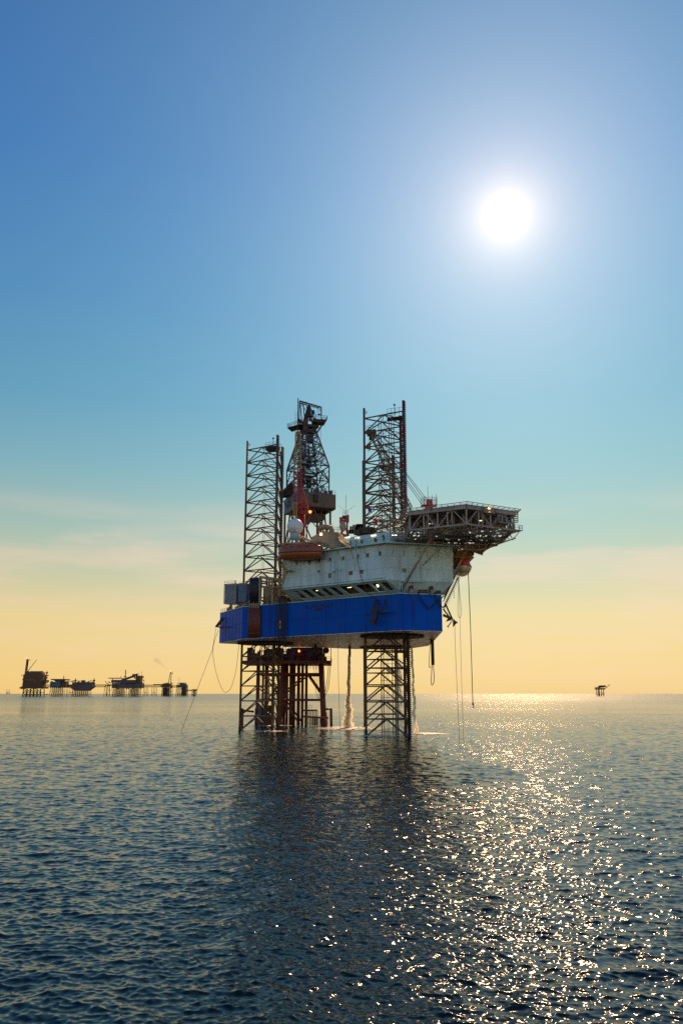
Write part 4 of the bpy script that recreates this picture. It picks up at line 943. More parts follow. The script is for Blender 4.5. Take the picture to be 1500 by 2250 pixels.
# ------------------------------------------------------------------ lifeboats
def boat(c_, ex, Ln, W_, H_, mt, mb, label, group='lifeboats'):
    c_ = Vector(c_); ex = Vector(ex).normalized(); ey = V(-ex.y, ex.x, 0); t_ = thing('lifeboat', tuple(c_), label, 'lifeboat', group)
    secs = [(-.5, .10, .50), (-.46, .45, .72), (-.36, .80, .92), (-.15, 1, 1), (.12, 1, 1), (.32, .92, .94), (.43, .66, .78), (.48, .38, .6), (.5, .14, .5)]
    def body(prof, mm, name):
        x = MB(); n_ = len(prof); vs = []
        for s_, wf, hf in secs:
            for (a, b_) in prof: vs.append(c_ + ex * s_ * Ln + ey * a * W_ / 2 * wf + V(0, 0, b_ * H_ * (hf if b_ > 0 else (hf * .8 + .2)) ))
        fs = [(i * n_ + j, i * n_ + (j + 1) % n_, (i + 1) * n_ + (j + 1) % n_, (i + 1) * n_ + j) for i in range(len(secs) - 1) for j in range(n_)]
        fs += [tuple(reversed(range(n_))), tuple((len(secs) - 1) * n_ + j for j in range(n_))]
        x.add(vs, fs, True); return x.build(name, mm, t_)
    body([(-1, 0), (-.98, .02), (-.9, .20), (-.62, .42), (-.3, .52), (.3, .52), (.62, .42), (.9, .20), (.98, .02), (1, 0)], mt, 'canopy')
    body([(-1.0, -.01), (-.96, -.16), (-.72, -.34), (-.2, -.46), (.2, -.46), (.72, -.34), (.96, -.16), (1.0, -.01)], mb, 'hull')
    x = MB(); pts = [c_ + ex * s_ * Ln + ey * -1.02 * W_ / 2 * wf for s_, wf, hf in secs]; x.path(pts, .10, 6); x.path([c_ + ex * s_ * Ln + ey * 1.02 * W_ / 2 * wf for s_, wf, hf in secs], .10, 6); x.build('rubbing_strake', 'rust', t_)
    for s_ in (-.3, -.12, .06, .24):
        x = MB(); x.box(c_ + ex * s_ * Ln - ey * W_ * .40 + V(0, 0, .33 * H_), (.5, .14, .3), ex, ); x.build('porthole', 'glass', t_)
    x = MB(); x.box(c_ + ex * -.36 * Ln + V(0, 0, .50 * H_), (1.3, W_ * .4, .5), ex); x.box(c_ + ex * .05 * Ln + V(0, 0, .53 * H_), (Ln * .45, W_ * .25, .12), ex); x.build('hatch', mt, t_)
    return t_
la, lb = ray_plane(612.5, 1216, B + NP * 5, NP), ray_plane(707, 1212, B + NP * 5, NP)
boat(((la + lb) / 2) + V(0, 0, .0), lb - la, (lb - la).length, 3.4, 3.9, 'boat', 'boat', 'long rust-orange enclosed lifeboat hanging from davits beside the white radome')
x = MB(); zt_ = 2.25
ca = (la + lb) / 2; dd = (lb - la).normalized()
x.box(ca + V(0, 0, zt_ + .1), ((lb - la).length * .86, .35, .35), dd); x.box(ca + V(0, 0, zt_) - NP * 1.6, ((lb - la).length * .9, .3, .3), dd)
for s_ in (-.33, .36):
    p = ca + dd * s_ * (lb - la).length; x.bar(p + V(0, 0, 1.8), p + V(0, 0, zt_ + .2), .15); x.bar(p + V(0, 0, zt_ + .2), p - NP * 4.4 + V(0, 0, zt_ + .2), .22); x.bar(p - NP * 4.2 + V(0, 0, zt_ + .2), p - NP * 4.2 + V(0, 0, -2.5), .22)
x.bar(ca + dd * 6.4 - NP * .4 + V(0, 0, 2.4), ca + dd * 6.4 - NP * .4 + V(0, 0, -1.2), .16)
x.build('davit', 'tan', rig)
sbp = at(1016, 1248, 186)
boat(sbp, V(.10, 1, 0), 9.5, 3.9, 3.7, 'redboat', 'boatw', 'red lifeboat with cream bottom seen end-on at the right side, below the helideck')
x = MB(); q = at(1012, 1222, 187)
x.prism([(q.x - 3.2, 184), (q.x + 2.6, 184), (q.x + 2.6, 192), (q.x - 3.2, 192)], q.z - .9, q.z - .6)
x.add([at(996, 1214, 185), at(1041, 1211, 185), at(1041, 1219, 185), at(1031, 1230, 185), at(996, 1252, 185), at(996, 1214, 188), at(1041, 1211, 188), at(1041, 1219, 188), at(1031, 1230, 188), at(996, 1252, 188)],
      [(4, 3, 2, 1, 0), (5, 6, 7, 8, 9)] + [(i, (i + 1) % 5, 5 + (i + 1) % 5, 5 + i) for i in range(5)])
x.rail([at(997, 1214, 184.5), at(1041, 1211, 184.5)], 1.1, .7, .06)
for k in range(5): x.bar(at(997 + 9 * k, 1214, 184.8), at(995 + 8 * k, 1252 - 6 * k, 184.8), .12)
for u0, v0, u1, v1 in ((996, 1200, 996, 1262), (1004, 1200, 1002, 1240), (1033, 1200, 1028, 1232), (1020, 1202, 1006, 1246)): x.bar(at(u0, v0, 184), at(u1, v1, 184), .12)
x.build('davit_platform', 'ylw', rig)
x = MB()   # dangling embarkation net ladder at the right corner
a, b_ = at(1002, 1262, 184), at(973, 1322, 180)
for k in range(16): p = a.lerp(b_, k / 16); x.bar(p, p + V(.9, 0, -1.0), .05); x.bar(p + V(.9, 0, .0), p + V(0, 0, -1.2), .05)
x.bar(a, b_, .07); x.bar(a + V(.8, 0, 0), b_ + V(.8, 0, 0), .07); x.build('escape_ladder', 'tan', rig)

# ------------------------------------------------------------------ deck cargo and hoses
def container(c_, sz, m_, ex, label):
    t_ = thing('container', tuple(c_), label, 'container', 'containers on the port quarter'); c_ = Vector(c_); ex = Vector(ex).normalized(); ey = V(-ex.y, ex.x, 0)
    x = MB(); x.box(c_ + V(0, 0, sz[2] / 2), (sz[0] - .2, sz[1] - .2, sz[2] - .2), ex); x.build('shell', m_, t_)
    x = MB()
    for i in (-1, 1):
        for j in (-1, 1): x.bar(c_ + ex * i * sz[0] / 2 + ey * j * sz[1] / 2, c_ + ex * i * sz[0] / 2 + ey * j * sz[1] / 2 + V(0, 0, sz[2]), .09)
        for z in (0, sz[2]): x.bar(c_ + ex * i * sz[0] / 2 - ey * sz[1] / 2 + V(0, 0, z), c_ + ex * i * sz[0] / 2 + ey * sz[1] / 2 + V(0, 0, z), .09); x.bar(c_ + ey * i * sz[1] / 2 - ex * sz[0] / 2 + V(0, 0, z), c_ + ey * i * sz[1] / 2 + ex * sz[0] / 2 + V(0, 0, z), .09)
    for k in range(9): x.bar(c_ + ex * (-.45 + .1 * k) * sz[0] - ey * (sz[1] / 2 - .03) + V(0, 0, .1), c_ + ex * (-.45 + .1 * k) * sz[0] - ey * (sz[1] / 2 - .03) + V(0, 0, sz[2] - .1), .04)
    x.build('frame', m_, t_)
    x = MB(); x.rail([c_ - ex * sz[0] / 2 - ey * sz[1] / 2 + V(0, 0, sz[2]), c_ + ex * sz[0] / 2 - ey * sz[1] / 2 + V(0, 0, sz[2])], .8, 1.0); x.bar(c_ + V(.4, 0, sz[2]), c_ + V(.4, 0, sz[2] + 1.1), .14); x.build('roof_rail', 'tan', t_)
    return t_
cc_ = at(513, 1327, 214); container((cc_.x - .1, 214, cc_.z), (3.7, 3.4, 5.2), 'cont', (.9, -.42, 0), 'grey boxy steel container raised on the port quarter, leftmost on deck')
cc_ = at(536, 1322, 211); container((cc_.x, 211, cc_.z), (2.0, 2.2, 4.4), 'windb', (.95, -.3, 0), 'narrow blue cabinet between the grey container and the black hoses')
t_ = thing('hose_bundle', tuple(at(558, 1330, 207)), 'thick bundle of black hoses draped beside the tan pipe tower', 'hoses'); rg = random.Random(3)
for k in range(9):
    u = 549 + 2.5 * k; x = MB(); x.path([ray_plane(u + 2, 1325 + rg.uniform(-3, 3), B + NP * -.4, NP), ray_plane(u + rg.uniform(-1, 1), 1290, B - NP * .2, NP), ray_plane(u + 2, 1273, B - NP * .5, NP), ray_plane(u + 4, 1270.5, B - NP * 1.2, NP), ray_plane(u + 5, 1276, B - NP * 2.2, NP), ray_plane(u + 3, 1318, B - NP * 2.6, NP)], .30, 7)
    x.build('hose', 'black', t_)
t_ = thing('hose_bundle', tuple(ray_plane(625, 1330, B + NP * .5, NP)), 'black hoses with two yellow floats hanging down the blue hull below the gallery end', 'hoses')
for i_, (u0, v0, u1, v1, r_) in enumerate(((592, 1322, 589, 1408, .07), (602, 1318, 604, 1416, .07), (608, 1316, 606, 1404, .07), (613, 1312, 612, 1412, .16), (617, 1310, 616, 1420, .14), (621, 1312, 621, 1404, .10), (625, 1313, 623, 1422, .15), (629, 1316, 628, 1421, .17))):
    x = MB(); a, b_ = ray_plane(u0, v0, B + NP * .6, NP), ray_plane(u1, v1, B + NP * .6, NP)
    x.path([a - NP * 1.6 + V(0, 0, -.6), a - NP * .8 + V(0, 0, .5), a] + [a.lerp(b_, k / 6) + NP * .15 * math.sin(k * 1.3 + i_) for k in range(1, 7)], r_, 6); x.build('hose', 'black', t_)
for v0, v1 in ((1364, 1372.5), (1374.5, 1382.5)): x = MB(); x.bar(ray_plane(615.5, v0, B + NP * .9, NP), ray_plane(615.5, v1, B + NP * .9, NP), .26, 10); x.build('float', 'ylw', t_)
# mooring hawsers on the bow face
def ropeobj(pts, r_, label, m_='rope', cat='rope', name='rope', group=None):
    x = MB(); x.path(pts, r_, 6); return x.build(name, m_, None, label=label, cat=cat, group=group)
def fixpx(lst, Y): return [at(u, v, Y) for u, v in lst]
pn = C + NB * .7
def onbow(lst): return [ray_plane(u, v, pn, NB) for u, v in lst]
ropeobj(onbow([(917, 1300), (921, 1310), (928, 1322), (935, 1331), (940, 1337), (948, 1333), (958, 1324), (968, 1316), (974, 1309)]), .13, 'thick hawser looped across the blue bow from the left fairlead', 'black')
ropeobj(onbow([(954, 1303), (957, 1311), (962, 1322), (968, 1332), (974, 1335), (977, 1330)]), .13, 'short thick hawser drooping from the right fairlead to the bow corner', 'black')
def sm(pts, n_=6):
    out = []; P_ = [Vector(p) for p in pts]
    for i in range(len(P_) - 1):
        p0_, p1_, p2_, p3_ = P_[max(i - 1, 0)], P_[i], P_[i + 1], P_[min(i + 2, len(P_) - 1)]
        for k in range(n_):
            t_ = k / n_; out.append(.5 * ((2 * p1_) + (p2_ - p0_) * t_ + (2 * p0_ - 5 * p1_ + 4 * p2_ - p3_) * t_ ** 2 + (3 * p1_ - p0_ - 3 * p2_ + p3_) * t_ ** 3))
    out.append(P_[-1]); return out
ropeobj([at(474.5, 1380, 219.5), at(467, 1427, 217), at(433, 1516, 213), (at(401, 1596, 210).x, 208, -.3)], .055, 'dark mooring line slanting from the hull corner down to the water')
ropeobj(sm(fixpx([(480, 1384, ), (468, 1425), (472, 1464), (482, 1500), (494, 1521), (508, 1510), (519, 1470), (525, 1420), (530, 1404)], 215)), .055, 'slack dark line hanging in a deep loop beside the left leg')
ropeobj([at(530, 1404, 206), at(534, 1370, 205), at(540, 1335, 204)], .05, 'thin dark line running up the hull near its left edge')
ropeobj(sm([ray_plane(741, 1205, B + NP * 4.5, NP)] + fixpx([(741.5, 1330), (742, 1400), (743.5, 1500)], 178) + [(at(748, 1614, 178).x, 178, -.3)]), .04, 'thin line dropping from the roof into the sea left of the water column')
ropeobj(sm([ray_plane(782, 1180, B + NP * 4.5, NP), ray_plane(784, 1215, B + NP * 4.6, NP), ray_plane(792, 1262, B + NP * 4.6, NP), ray_plane(806, 1300, B + NP * 4, NP), ray_plane(820, 1312, B + NP * 2.2, NP), ray_plane(826, 1318, B + NP * .6, NP)]), .07, 'curved cable sagging down the white wall to the anchor rack')
for u_, v1_ in ((779, 1253), (784, 1240)):
    ropeobj([ray_plane(u_, 1181, B + NP * 4.7, NP), ray_plane(u_, v1_, B + NP * 4.7, NP)], .10, 'short green-grey hose hanging on the white wall, ' + ('the longer left one' if u_ == 779 else 'the shorter right one'), 'gal', 'hose', 'hose', 'hoses hanging on the white wall')
ropeobj([at(998, 1363, 177.8), at(999.5, 1420, 177.8), at(1003, 1500, 177.8), (at(1008, 1611, 177.8).x, 177.8, -.3)], .045, 'thin line running from the right-hand anchor straight down to the sea')
ropeobj(sm(fixpx([(1006, 1270), (1005.5, 1310), (1005, 1340), (1006, 1353), (1009, 1358), (1012.5, 1352), (1013, 1340), (1010, 1310), (1007, 1270)], 182)), .05, 'pale rope loop hanging below the red lifeboat', 'lrope')
ropeobj([at(1007.5, 1268, 183), at(1009.5, 1357, 183), at(1013, 1480, 183), (at(1017, 1608, 183).x, 183, -.3)], .045, 'pale line falling from under the red lifeboat to the sea', 'lrope')
ropeobj(fixpx([(997, 1298), (997.4, 1315)], 182), .05, 'short pale rope end dangling beside the right-hand hull corner', 'lrope')
t_ = thing('crane_wire', tuple(at(1038.5, 1555, 183)), 'thick dark wire with a hook at its end hanging clear of the right side', 'wire rope')
x = MB(); x.path(fixpx([(1026, 1232), (1028.5, 1270), (1033, 1380), (1038, 1545)], 183), .09); x.build('wire', 'rope', t_)
x = MB(); x.bar(at(1038, 1543, 183), at(1038.6, 1549, 183), .12, 6, .26); x.path(fixpx([(1038.6, 1549), (1040.2, 1552), (1039.4, 1555.5), (1037.4, 1554)], 183), .10); x.build('hook', 'dark', t_)
ropeobj(sm(fixpx([(946, 1390), (943, 1440), (942, 1462), (944, 1467), (946, 1464)], 205)), .08, 'short dark hose looped on the left of the hanging caisson pipe')
ropeobj(sm(fixpx([(948, 1420), (952, 1470), (953.5, 1490), (951, 1503), (947, 1503), (947.5, 1480), (949.5, 1440)], 205.5)), .10, 'longer dark hose loop hanging below the caisson pipe')
ropeobj(sm(fixpx([(1004, 1262), (999, 1285), (985, 1315), (975, 1340)], 181.5)), .06, 'dark line curving from the lifeboat platform to the hull corner')

# ------------------------------------------------------------------ people and flags
def person(c_, fw, joints, label, cl='cloth'):
    """joints: list of chains, first chain starts at the pelvis; each vertex (side, forward, up, radius)"""
    c_ = Vector(c_); fw = Vector(fw).normalized(); sd = V(fw.y, -fw.x, 0); vs, es, rs = [], [], []
    def addv(p): vs.append(sd * p[0] + fw * p[1] + V(0, 0, p[2])); rs.append(p[3]); return len(vs) - 1
    base_ = {}
    for root, chain in joints:
        prev = None if root is None else base_[root]
        for p in chain:
            i = addv(p); 
            if len(p) > 4: base_[p[4]] = i
            if prev is not None: es.append((prev, i))
            prev = i
    me = bpy.data.meshes.new('person'); me.from_pydata([tuple(v) for v in vs], es, []); o = bpy.data.objects.new('person', me); col.objects.link(o); o.location = c_
    sk = o.modifiers.new('skin', 'SKIN'); 
    for i, r_ in enumerate(rs): me.skin_vertices[0].data[i].radius = (r_, r_)
    me.skin_vertices[0].data[0].use_root = True
    ss = o.modifiers.new('sub', 'SUBSURF'); ss.levels = 1; ss.render_levels = 1
    me.materials.append(M[cl]); return tag(o, label, 'person')
stand = [(None, [(0, 0, .95, .15, 'pel'), (0, .08, 1.2, .16), (0, .2, 1.42, .17, 'ch'), (0, .27, 1.52, .07), (0, .33, 1.66, .105)]),
         ('pel', [(.12, 0, .85, .10), (.13, .03, .48, .07), (.13, -.02, .08, .05), (.13, .12, .04, .05)]), ('pel', [(-.12, 0, .85, .10), (-.13, -.03, .48, .07), (-.13, -.08, .08, .05), (-.13, .06, .04, .05)]),
         ('ch', [(.22, .22, 1.4, .06), (.26, .38, 1.18, .045), (.22, .55, 1.08, .04)]), ('ch', [(-.22, .22, 1.4, .06), (-.26, .38, 1.18, .045), (-.22, .55, 1.08, .04)])]
p = ray_plane(843, 1190, P + NP * .7, NP); person((p.x, p.y, ZR + .28), NP, stand, 'person in dark overalls leaning on the roof handrail near the front corner')
crouch = [(None, [(0, -.1, .45, .15, 'pel'), (0, .05, .7, .16), (0, .22, .92, .16, 'ch'), (0, .3, 1.0, .07), (0, .38, 1.12, .105)]),
         ('pel', [(.12, .1, .5, .10), (.14, .35, .48, .07), (.14, .1, .08, .05), (.14, .25, .04, .05)]), ('pel', [(-.12, .1, .5, .10), (-.14, .35, .48, .07), (-.14, .1, .08, .05), (-.14, .25, .04, .05)]),
         ('ch', [(.22, .22, .9, .06), (.26, .4, .7, .045), (.2, .55, .6, .04)]), ('ch', [(-.22, .22, .9, .06), (-.26, .4, .7, .045), (-.2, .55, .6, .04)])]
p = ray_plane(828, 1192, P + NP * .5, NP); person((p.x, p.y, ZR + .28), -E_ + NP * .4, crouch, 'person in dark overalls crouching on the roof deck left of the leaning one')
def flag(u, v, Y, w_, h_, m_, label):
    c_ = at(u, v, Y); t_ = thing('flag', tuple(c_), label, 'flag', 'flags flown above the upper storey'); x = MB(); n_ = 8; vs = []
    for i in range(n_ + 1):
        for z in (0, 1): vs.append(c_ + V(w_ * i / n_ * .9, .18 * math.sin(i * 1.1), h_ * z - .25 * i / n_ + .08 * math.sin(i)))
    bk = [p_ + V(0, .03, 0) for p_ in vs]
    x.add(vs + bk, [(2 * i, 2 * i + 2, 2 * i + 3, 2 * i + 1) for i in range(n_)] + [(2 * n_ + 2 + 2 * i + 1, 2 * n_ + 2 + 2 * i + 3, 2 * n_ + 2 + 2 * i + 2, 2 * n_ + 2 + 2 * i) for i in range(n_)], True)
    x.build('cloth', m_, t_); x = MB(); x.bar(c_ + V(0, .05, -2.5), c_ + V(0, .05, h_ + .4), .04); x.build('pole', 'dark', t_)
flag(822.5, 1151, 181, .8, 1.35, 'flagred', 'bright red flag flying above the upper storey')
flag(808.5, 1124, 184, .9, .8, 'flagblue', 'small dark blue flag on the left side of the front leg')

# ------------------------------------------------------------------ the well platform beside the rig
wp_ = thing('well_platform', (-12, 256, 0), 'rust-red fixed well platform on thick legs half hidden behind the rig', 'platform')
FY, BY = 249.0, 264.0
def wx(u, Y): return (u - 750) / (FPX * CP + 330 * SP) * Y
x = MB(); zl = 19.3
x.prism([(wx(532, FY), FY - 3), (wx(727, FY), FY - 3), (wx(727, FY), BY + 3), (wx(532, FY), BY + 3)], zl - .9, zl); dk = x.build('deck', 'rust', wp_)
x = MB(); x.rail([(wx(532, FY), FY - 3, zl), (wx(727, FY), FY - 3, zl), (wx(727, FY), BY + 3, zl)], 1.2, 1.6); x.rail([(wx(640, FY), FY - 1, 16.6), (wx(700, FY), FY - 1, 16.6)], 1.1, .8)
x.build('handrail', 'rust', dk)
for u, lean in ((704, 1.3), (622.5, -1.3)):
    for Y in (FY, BY):
        x = MB(); a = wx(u, Y) if Y == FY else wx(u, FY) * 1.0 ; x.bar((a + lean, Y, -5), (a, Y, zl - .5), .72, 16); x.bar((a + lean, Y, -5), (a + lean * .75, Y, 2.6), .95, 16); x.build('leg', 'rust', wp_)
for u in (586.5, 568):
    x = MB(); a = wx(u, BY); x.bar((a, BY, -5), (a, BY, zl - .5), .62, 14); x.build('leg', 'rust', wp_)
for u, r_ in ((631.7, .38), (640, .55), (646, .55), (656.5, .5), (665, .42), (673.5, .42), (579, .35)):
    Y = 253 + (u * 7 % 5); x = MB(); x.bar((wx(u, Y), Y, -5), (wx(u, Y), Y, zl), r_, 12); x.build('conductor', 'rust', wp_)
for Y in (FY, BY):
    x = MB()
    for z, r_ in ((15.3, .42), (7.6, .34)): x.bar((wx(532 if z < 0 else 566, FY), Y, z), (wx(704, FY), Y, z), r_, 10)
    x.bar((wx(676, FY), Y, 15.2), (wx(703, FY), Y, 10.0), .34, 10); x.bar((wx(672, FY), Y, 15.2), (wx(624, FY), Y, 9.8), .26, 8); x.bar((wx(624, FY), Y, 7.2), (wx(660, FY), Y, .5), .28, 8)
    x.bar((wx(622, FY), Y, 14), (wx(588, FY), Y, 7.6), .22, 8); x.bar((wx(586, FY), Y, 14), (wx(620, FY), Y, 7.6), .22, 8); x.build('bracing', 'rust', wp_)
for a in (wx(704, FY), wx(622.5, FY)):
    for z in (15.3, 7.6): x = MB(); x.bar((a, FY, z), (a, BY, z), .3, 8); x.build('cross_brace', 'rust', wp_)
rg = random.Random(17)   # crowded upper works
for k in range(80):
    x = MB()
    u = rg.uniform(545, 716); X_ = wx(u, FY); Y = rg.uniform(FY - 2, BY); h_ = rg.uniform(.6, 4.2); ww_ = rg.uniform(.3, 2.0); x.box((X_, Y, zl + h_ / 2), (ww_, rg.uniform(.4, 2), h_)); x.build('process_unit', 'rust' if k % 4 == 0 else 'dark', wp_)
x = MB()
for k in range(26):
    u = rg.uniform(545, 720); x.bar((wx(u, FY), FY - 1, zl), (wx(u, FY), FY - 1, zl + rg.uniform(3, 5.4)), .12)
for k in range(16): z = zl + rg.uniform(.8, 5); u = rg.uniform(545, 680); x.bar((wx(u, FY), FY - 1.4, z), (wx(u + rg.uniform(15, 50), FY), FY - 1.4, z), .15, 6)
x.build('pipework', 'dark', wp_); MB().box((wx(672, FY), 256, zl + 2.3), (10, 8, 4.0)).build('equipment_room', 'dark', wp_); x = MB(); x.bar((wx(716, FY), FY - 2, zl + 3.2), (wx(716, FY), FY + 1, zl + 3.2), .95, 14); x.bar((wx(727, FY), FY - 2.9, zl), (wx(727, FY), FY - 2.9, zl + 5), .12)
x.build('pressure_vessel', 'rust', wp_)
x = MB(); X0 = wx(560, 246)   # big dark sump tank by the left leg
x.bar((X0 + 1.2, 251, -2), (X0 + 1.2, 251, 5.2), 1.4, 16); x.bar((wx(586, FY), 252, -2), (wx(586, FY), 252, 6), 2.3, 16); x.bar((wx(572, FY), 251, -3), (wx(590, FY), 251, 8), .4, 8)
x.build('sump_tank', 'dark', wp_)
x = MB()   # boat landing
for k in range(9): X_ = wx(672 + 3.3 * k, FY); x.bar((X_, FY - 2, .2), (X_, FY - 2, 4.6), .13, 6)
for k in range(14): X_ = wx(672 + 3.6 * k, FY); x.bar((X_, FY - 3, -1), (X_, FY - 3, 2.6), .12, 6)
x.bar((wx(668, FY), FY - 2, 4.6), (wx(698, FY), FY - 2, 4.6), .3); x.bar((wx(668, FY), FY - 3, 2.8), (wx(722, FY), FY - 3, 2.4), .3)
x.rail([(wx(675, FY), FY - 2, 4.9), (wx(686, FY), FY - 2, 4.9)], 1.2, .7); x.box((wx(717, FY), FY - 3, 3.2), (.5, .5, 1.6)); x.build('boat_landing', 'rust', wp_)
x = MB(); x.bar((wx(728.5, FY), FY - 2, -2), (wx(727.5, FY), FY - 2, 5.2), .42, 10); x.bar((wx(712, FY), FY - 2, 4.9), (wx(728, FY), FY - 2, 5.0), .3, 8); x.build('mooring_post', 'rust', wp_)
x = MB(); x.bar((wx(537.5, FY), FY - 2, -2), (wx(537, FY), FY - 2, 5.2), .42, 10); x.bar((wx(537, FY), FY - 2, 4.6), (wx(562, FY), FY - 2, 4.2), .3, 8); x.build('mooring_post', 'rust', wp_)
MB().sphere(at(657, 1430.5, 246), .32, 10, 8).build('red_lamp', 'rlamp', wp_)
for (u0, v0, u1, v1, nm) in ((722, 1456, 710, 1530, 'cable drooping from the platform deck corner, the left of two'), (726, 1456, 711, 1533, 'cable drooping from the platform deck corner, the right of two')):
    ropeobj(sm([at(u0, v0, 246), at(u0 - 2, (v0 + v1) / 2 - 10, 246), at(u0 - 6, (v0 + v1) / 2 + 20, 246.5), at(u1, v1, 248)]), .10, nm, 'black', 'cable', 'cable', 'cables at the platform deck corner')
for u0, u1 in ((690, 699), (695, 700)):
    ropeobj(sm([at(u0, 1460, 250), at(u0 + 1, 1490, 250), at(u0 + 4, 1520, 250), at(u1, 1536, 250)]), .07, 'thin cable inside the platform bay, ' + ('left one' if u0 == 690 else 'right one'), 'black', 'cable', 'cable', 'cables in the platform bay')

# ------------------------------------------------------------------ discharge water falling from the rig
def stream(c0, c1, w0, w1, n_, label, seed, breakup=.35, sprayz=.45):
    rg = np.random.default_rng(seed); x = MB(); c0, c1 = Vector(c0), Vector(c1); H_ = c0.z - c1.z
    for k in range(n_):
        f = rg.random() ** .8; wd = w0 + (w1 - w0) * max(0, (f - sprayz) / (1 - sprayz)) ** 1.3 + .25 * f * w0
        off = math.sin(f * 23 + seed) * .22 * f + math.sin(f * 61) * .12 * f
        p = c0.lerp(c1, f) + V(rg.normal(0, wd * .42) + off, rg.normal(0, wd * .42), 0)
        s_ = rg.uniform(.025, .085); el = rg.uniform(5, 14) if f < sprayz + .2 else rg.uniform(2.5, 8)
        a_ = rg.uniform(0, 3.14); d_ = V(math.cos(a_), math.sin(a_), rg.normal(0, .3)) * s_; e_ = V(-math.sin(a_), math.cos(a_), 0) * s_ * .5
        vs = [p + d_, p + V(0, 0, s_ * el) + e_, p - d_, p - V(0, 0, s_ * el) + e_, p - e_]      # a cupped fleck of water
        x.add(vs, [(0, 1, 4), (1, 2, 4), (2, 3, 4), (3, 0, 4)])
    o = x.build('water_stream', 'spray', None, label=label, cat='water', group='streams of water falling from the hull'); o['kind'] = 'stuff'; return o
s0 = at(767, 1428, 231.5); stream((s0.x, 231.5, 19.9), (s0.x - .4, 231.5, 0), .32, 1.35, 16000, 'bright column of water falling from a pipe under the hull between the platform and the front leg', 3)
stream((17.4, 201, 22.6), (18.0, 201, .2), .22, .45, 1700, 'thin broken stream of water falling just right of the front leg', 5, sprayz=.2)
stream((14.2, 203, 18), (14.4, 203, 0), .9, 1.6, 1500, 'faint veil of spray falling inside the front leg', 8, sprayz=.3)
stream((-22.5, 252, 15), (-22.2, 252, 2), .3, 1.0, 700, 'faint orange-lit spray behind the left leg', 9, sprayz=.3)
def foam(c_, rx, ry, label, seed):
    x = MB(); n_, m_ = 40, 7; rg = random.Random(seed); vs = [Vector((c_[0], c_[1], .16))]
    for j in range(1, m_ + 1):
        for i in range(n_):
            a = 2 * math.pi * i / n_; k = (1 + .18 * math.sin(3 * a + seed) + .12 * math.sin(7 * a + 2 * seed)); vs.append(Vector((c_[0] + rx * k * j / m_ * math.cos(a), c_[1] + ry * k * j / m_ * math.sin(a), .16 * (1 - j / m_) + .10 + .05 * math.sin(5 * a + j))))
    fs = [(0, 1 + i, 1 + (i + 1) % n_) for i in range(n_)] + [(1 + (j - 1) * n_ + i, 1 + j * n_ + i, 1 + j * n_ + (i + 1) % n_, 1 + (j - 1) * n_ + (i + 1) % n_) for j in range(1, m_) for i in range(n_)]
    x.add(vs, fs, True); o = x.build('foam', 'foam', None, label=label, cat='foam'); o['kind'] = 'stuff'
foam((s0.x - .5, 230, 0), 12, 16, 'pale foam spreading where the bright water column lands', 1)
foam((20.5, 199, 0), 5.5, 5, 'pale foam patch right of the front leg', 2); foam((8, 187, 0), 10, 5.0, 'thin foam ring round the foot of the front leg', 3); foam((-20, 246, 0), 10, 6, 'foam lapping round the feet of the well platform', 4)
foam((-18, 212, 0), 5, 4, 'foam at the foot of the left leg', 6)

# ------------------------------------------------------------------ distant platforms along the horizon, about three kilometres off
FYD = 3000.0
def fx(u): return at(u, 1500, FYD).x
def fz(v): return at(700, v, FYD).z
KX = FYD / (FPX * CP + 380 * SP)       # metres per photograph pixel out there
def fbox(x, u0, u1, v0, v1, d_=40, y=0): x.box(((fx(u0) + fx(u1)) / 2, FYD + y, (fz(v0) + fz(v1)) / 2), (abs(fx(u1) - fx(u0)), d_, abs(fz(v0) - fz(v1))))
def fjacket(par, u0, u1, vt, n_, r=.9, spread=1.5, dark='farj'):
    ys = (-18, 18)
    for i in range(n_):
        f = i / (n_ - 1) if n_ > 1 else .5; ut = u0 + (u1 - u0) * f; ub = ut + (f - .5) * 2 * spread
        for y in ys: x = MB(); x.bar((fx(ut), FYD + y, fz(vt)), (fx(ub), FYD + y * 1.1, -6), r, 6); x.build('leg', dark, par)
    x = MB()
    for z in (5, fz(vt) * .5): x.bar((fx(u0), FYD - 18, z), (fx(u1), FYD - 18, z), r * .6); x.bar((fx(u0), FYD + 18, z), (fx(u1), FYD + 18, z), r * .6)
    for i in range(n_ - 1):
        a, b_ = u0 + (u1 - u0) * i / (n_ - 1), u0 + (u1 - u0) * (i + 1) / (n_ - 1)
        for z0, z1 in ((-2, fz(vt) * .5), (fz(vt) * .5, fz(vt))): x.bar((fx(a), FYD - 18, z0), (fx(b_), FYD - 18, z1), r * .5); x.bar((fx(b_), FYD - 18, z0), (fx(a), FYD - 18, z1), r * .5)
    x.build('bracing', dark, par)
def fclutter(x, u0, u1, v0, v1, n_, seed, s0_=1.0, s1=4.5):
    rg = random.Random(seed)
    for k in range(n_):
        u, v = rg.uniform(u0, u1), rg.uniform(v0, v1); a = rg.uniform(s0_, s1); b2 = rg.uniform(s0_, s1); x.box((fx(u), FYD + rg.uniform(-22, 22), fz(v)), (a, rg.uniform(2, 8), b2))
def fplat(u, label): return thing('offshore_platform', (fx(u), FYD, 0), label, 'platform', 'offshore platforms on the horizon')
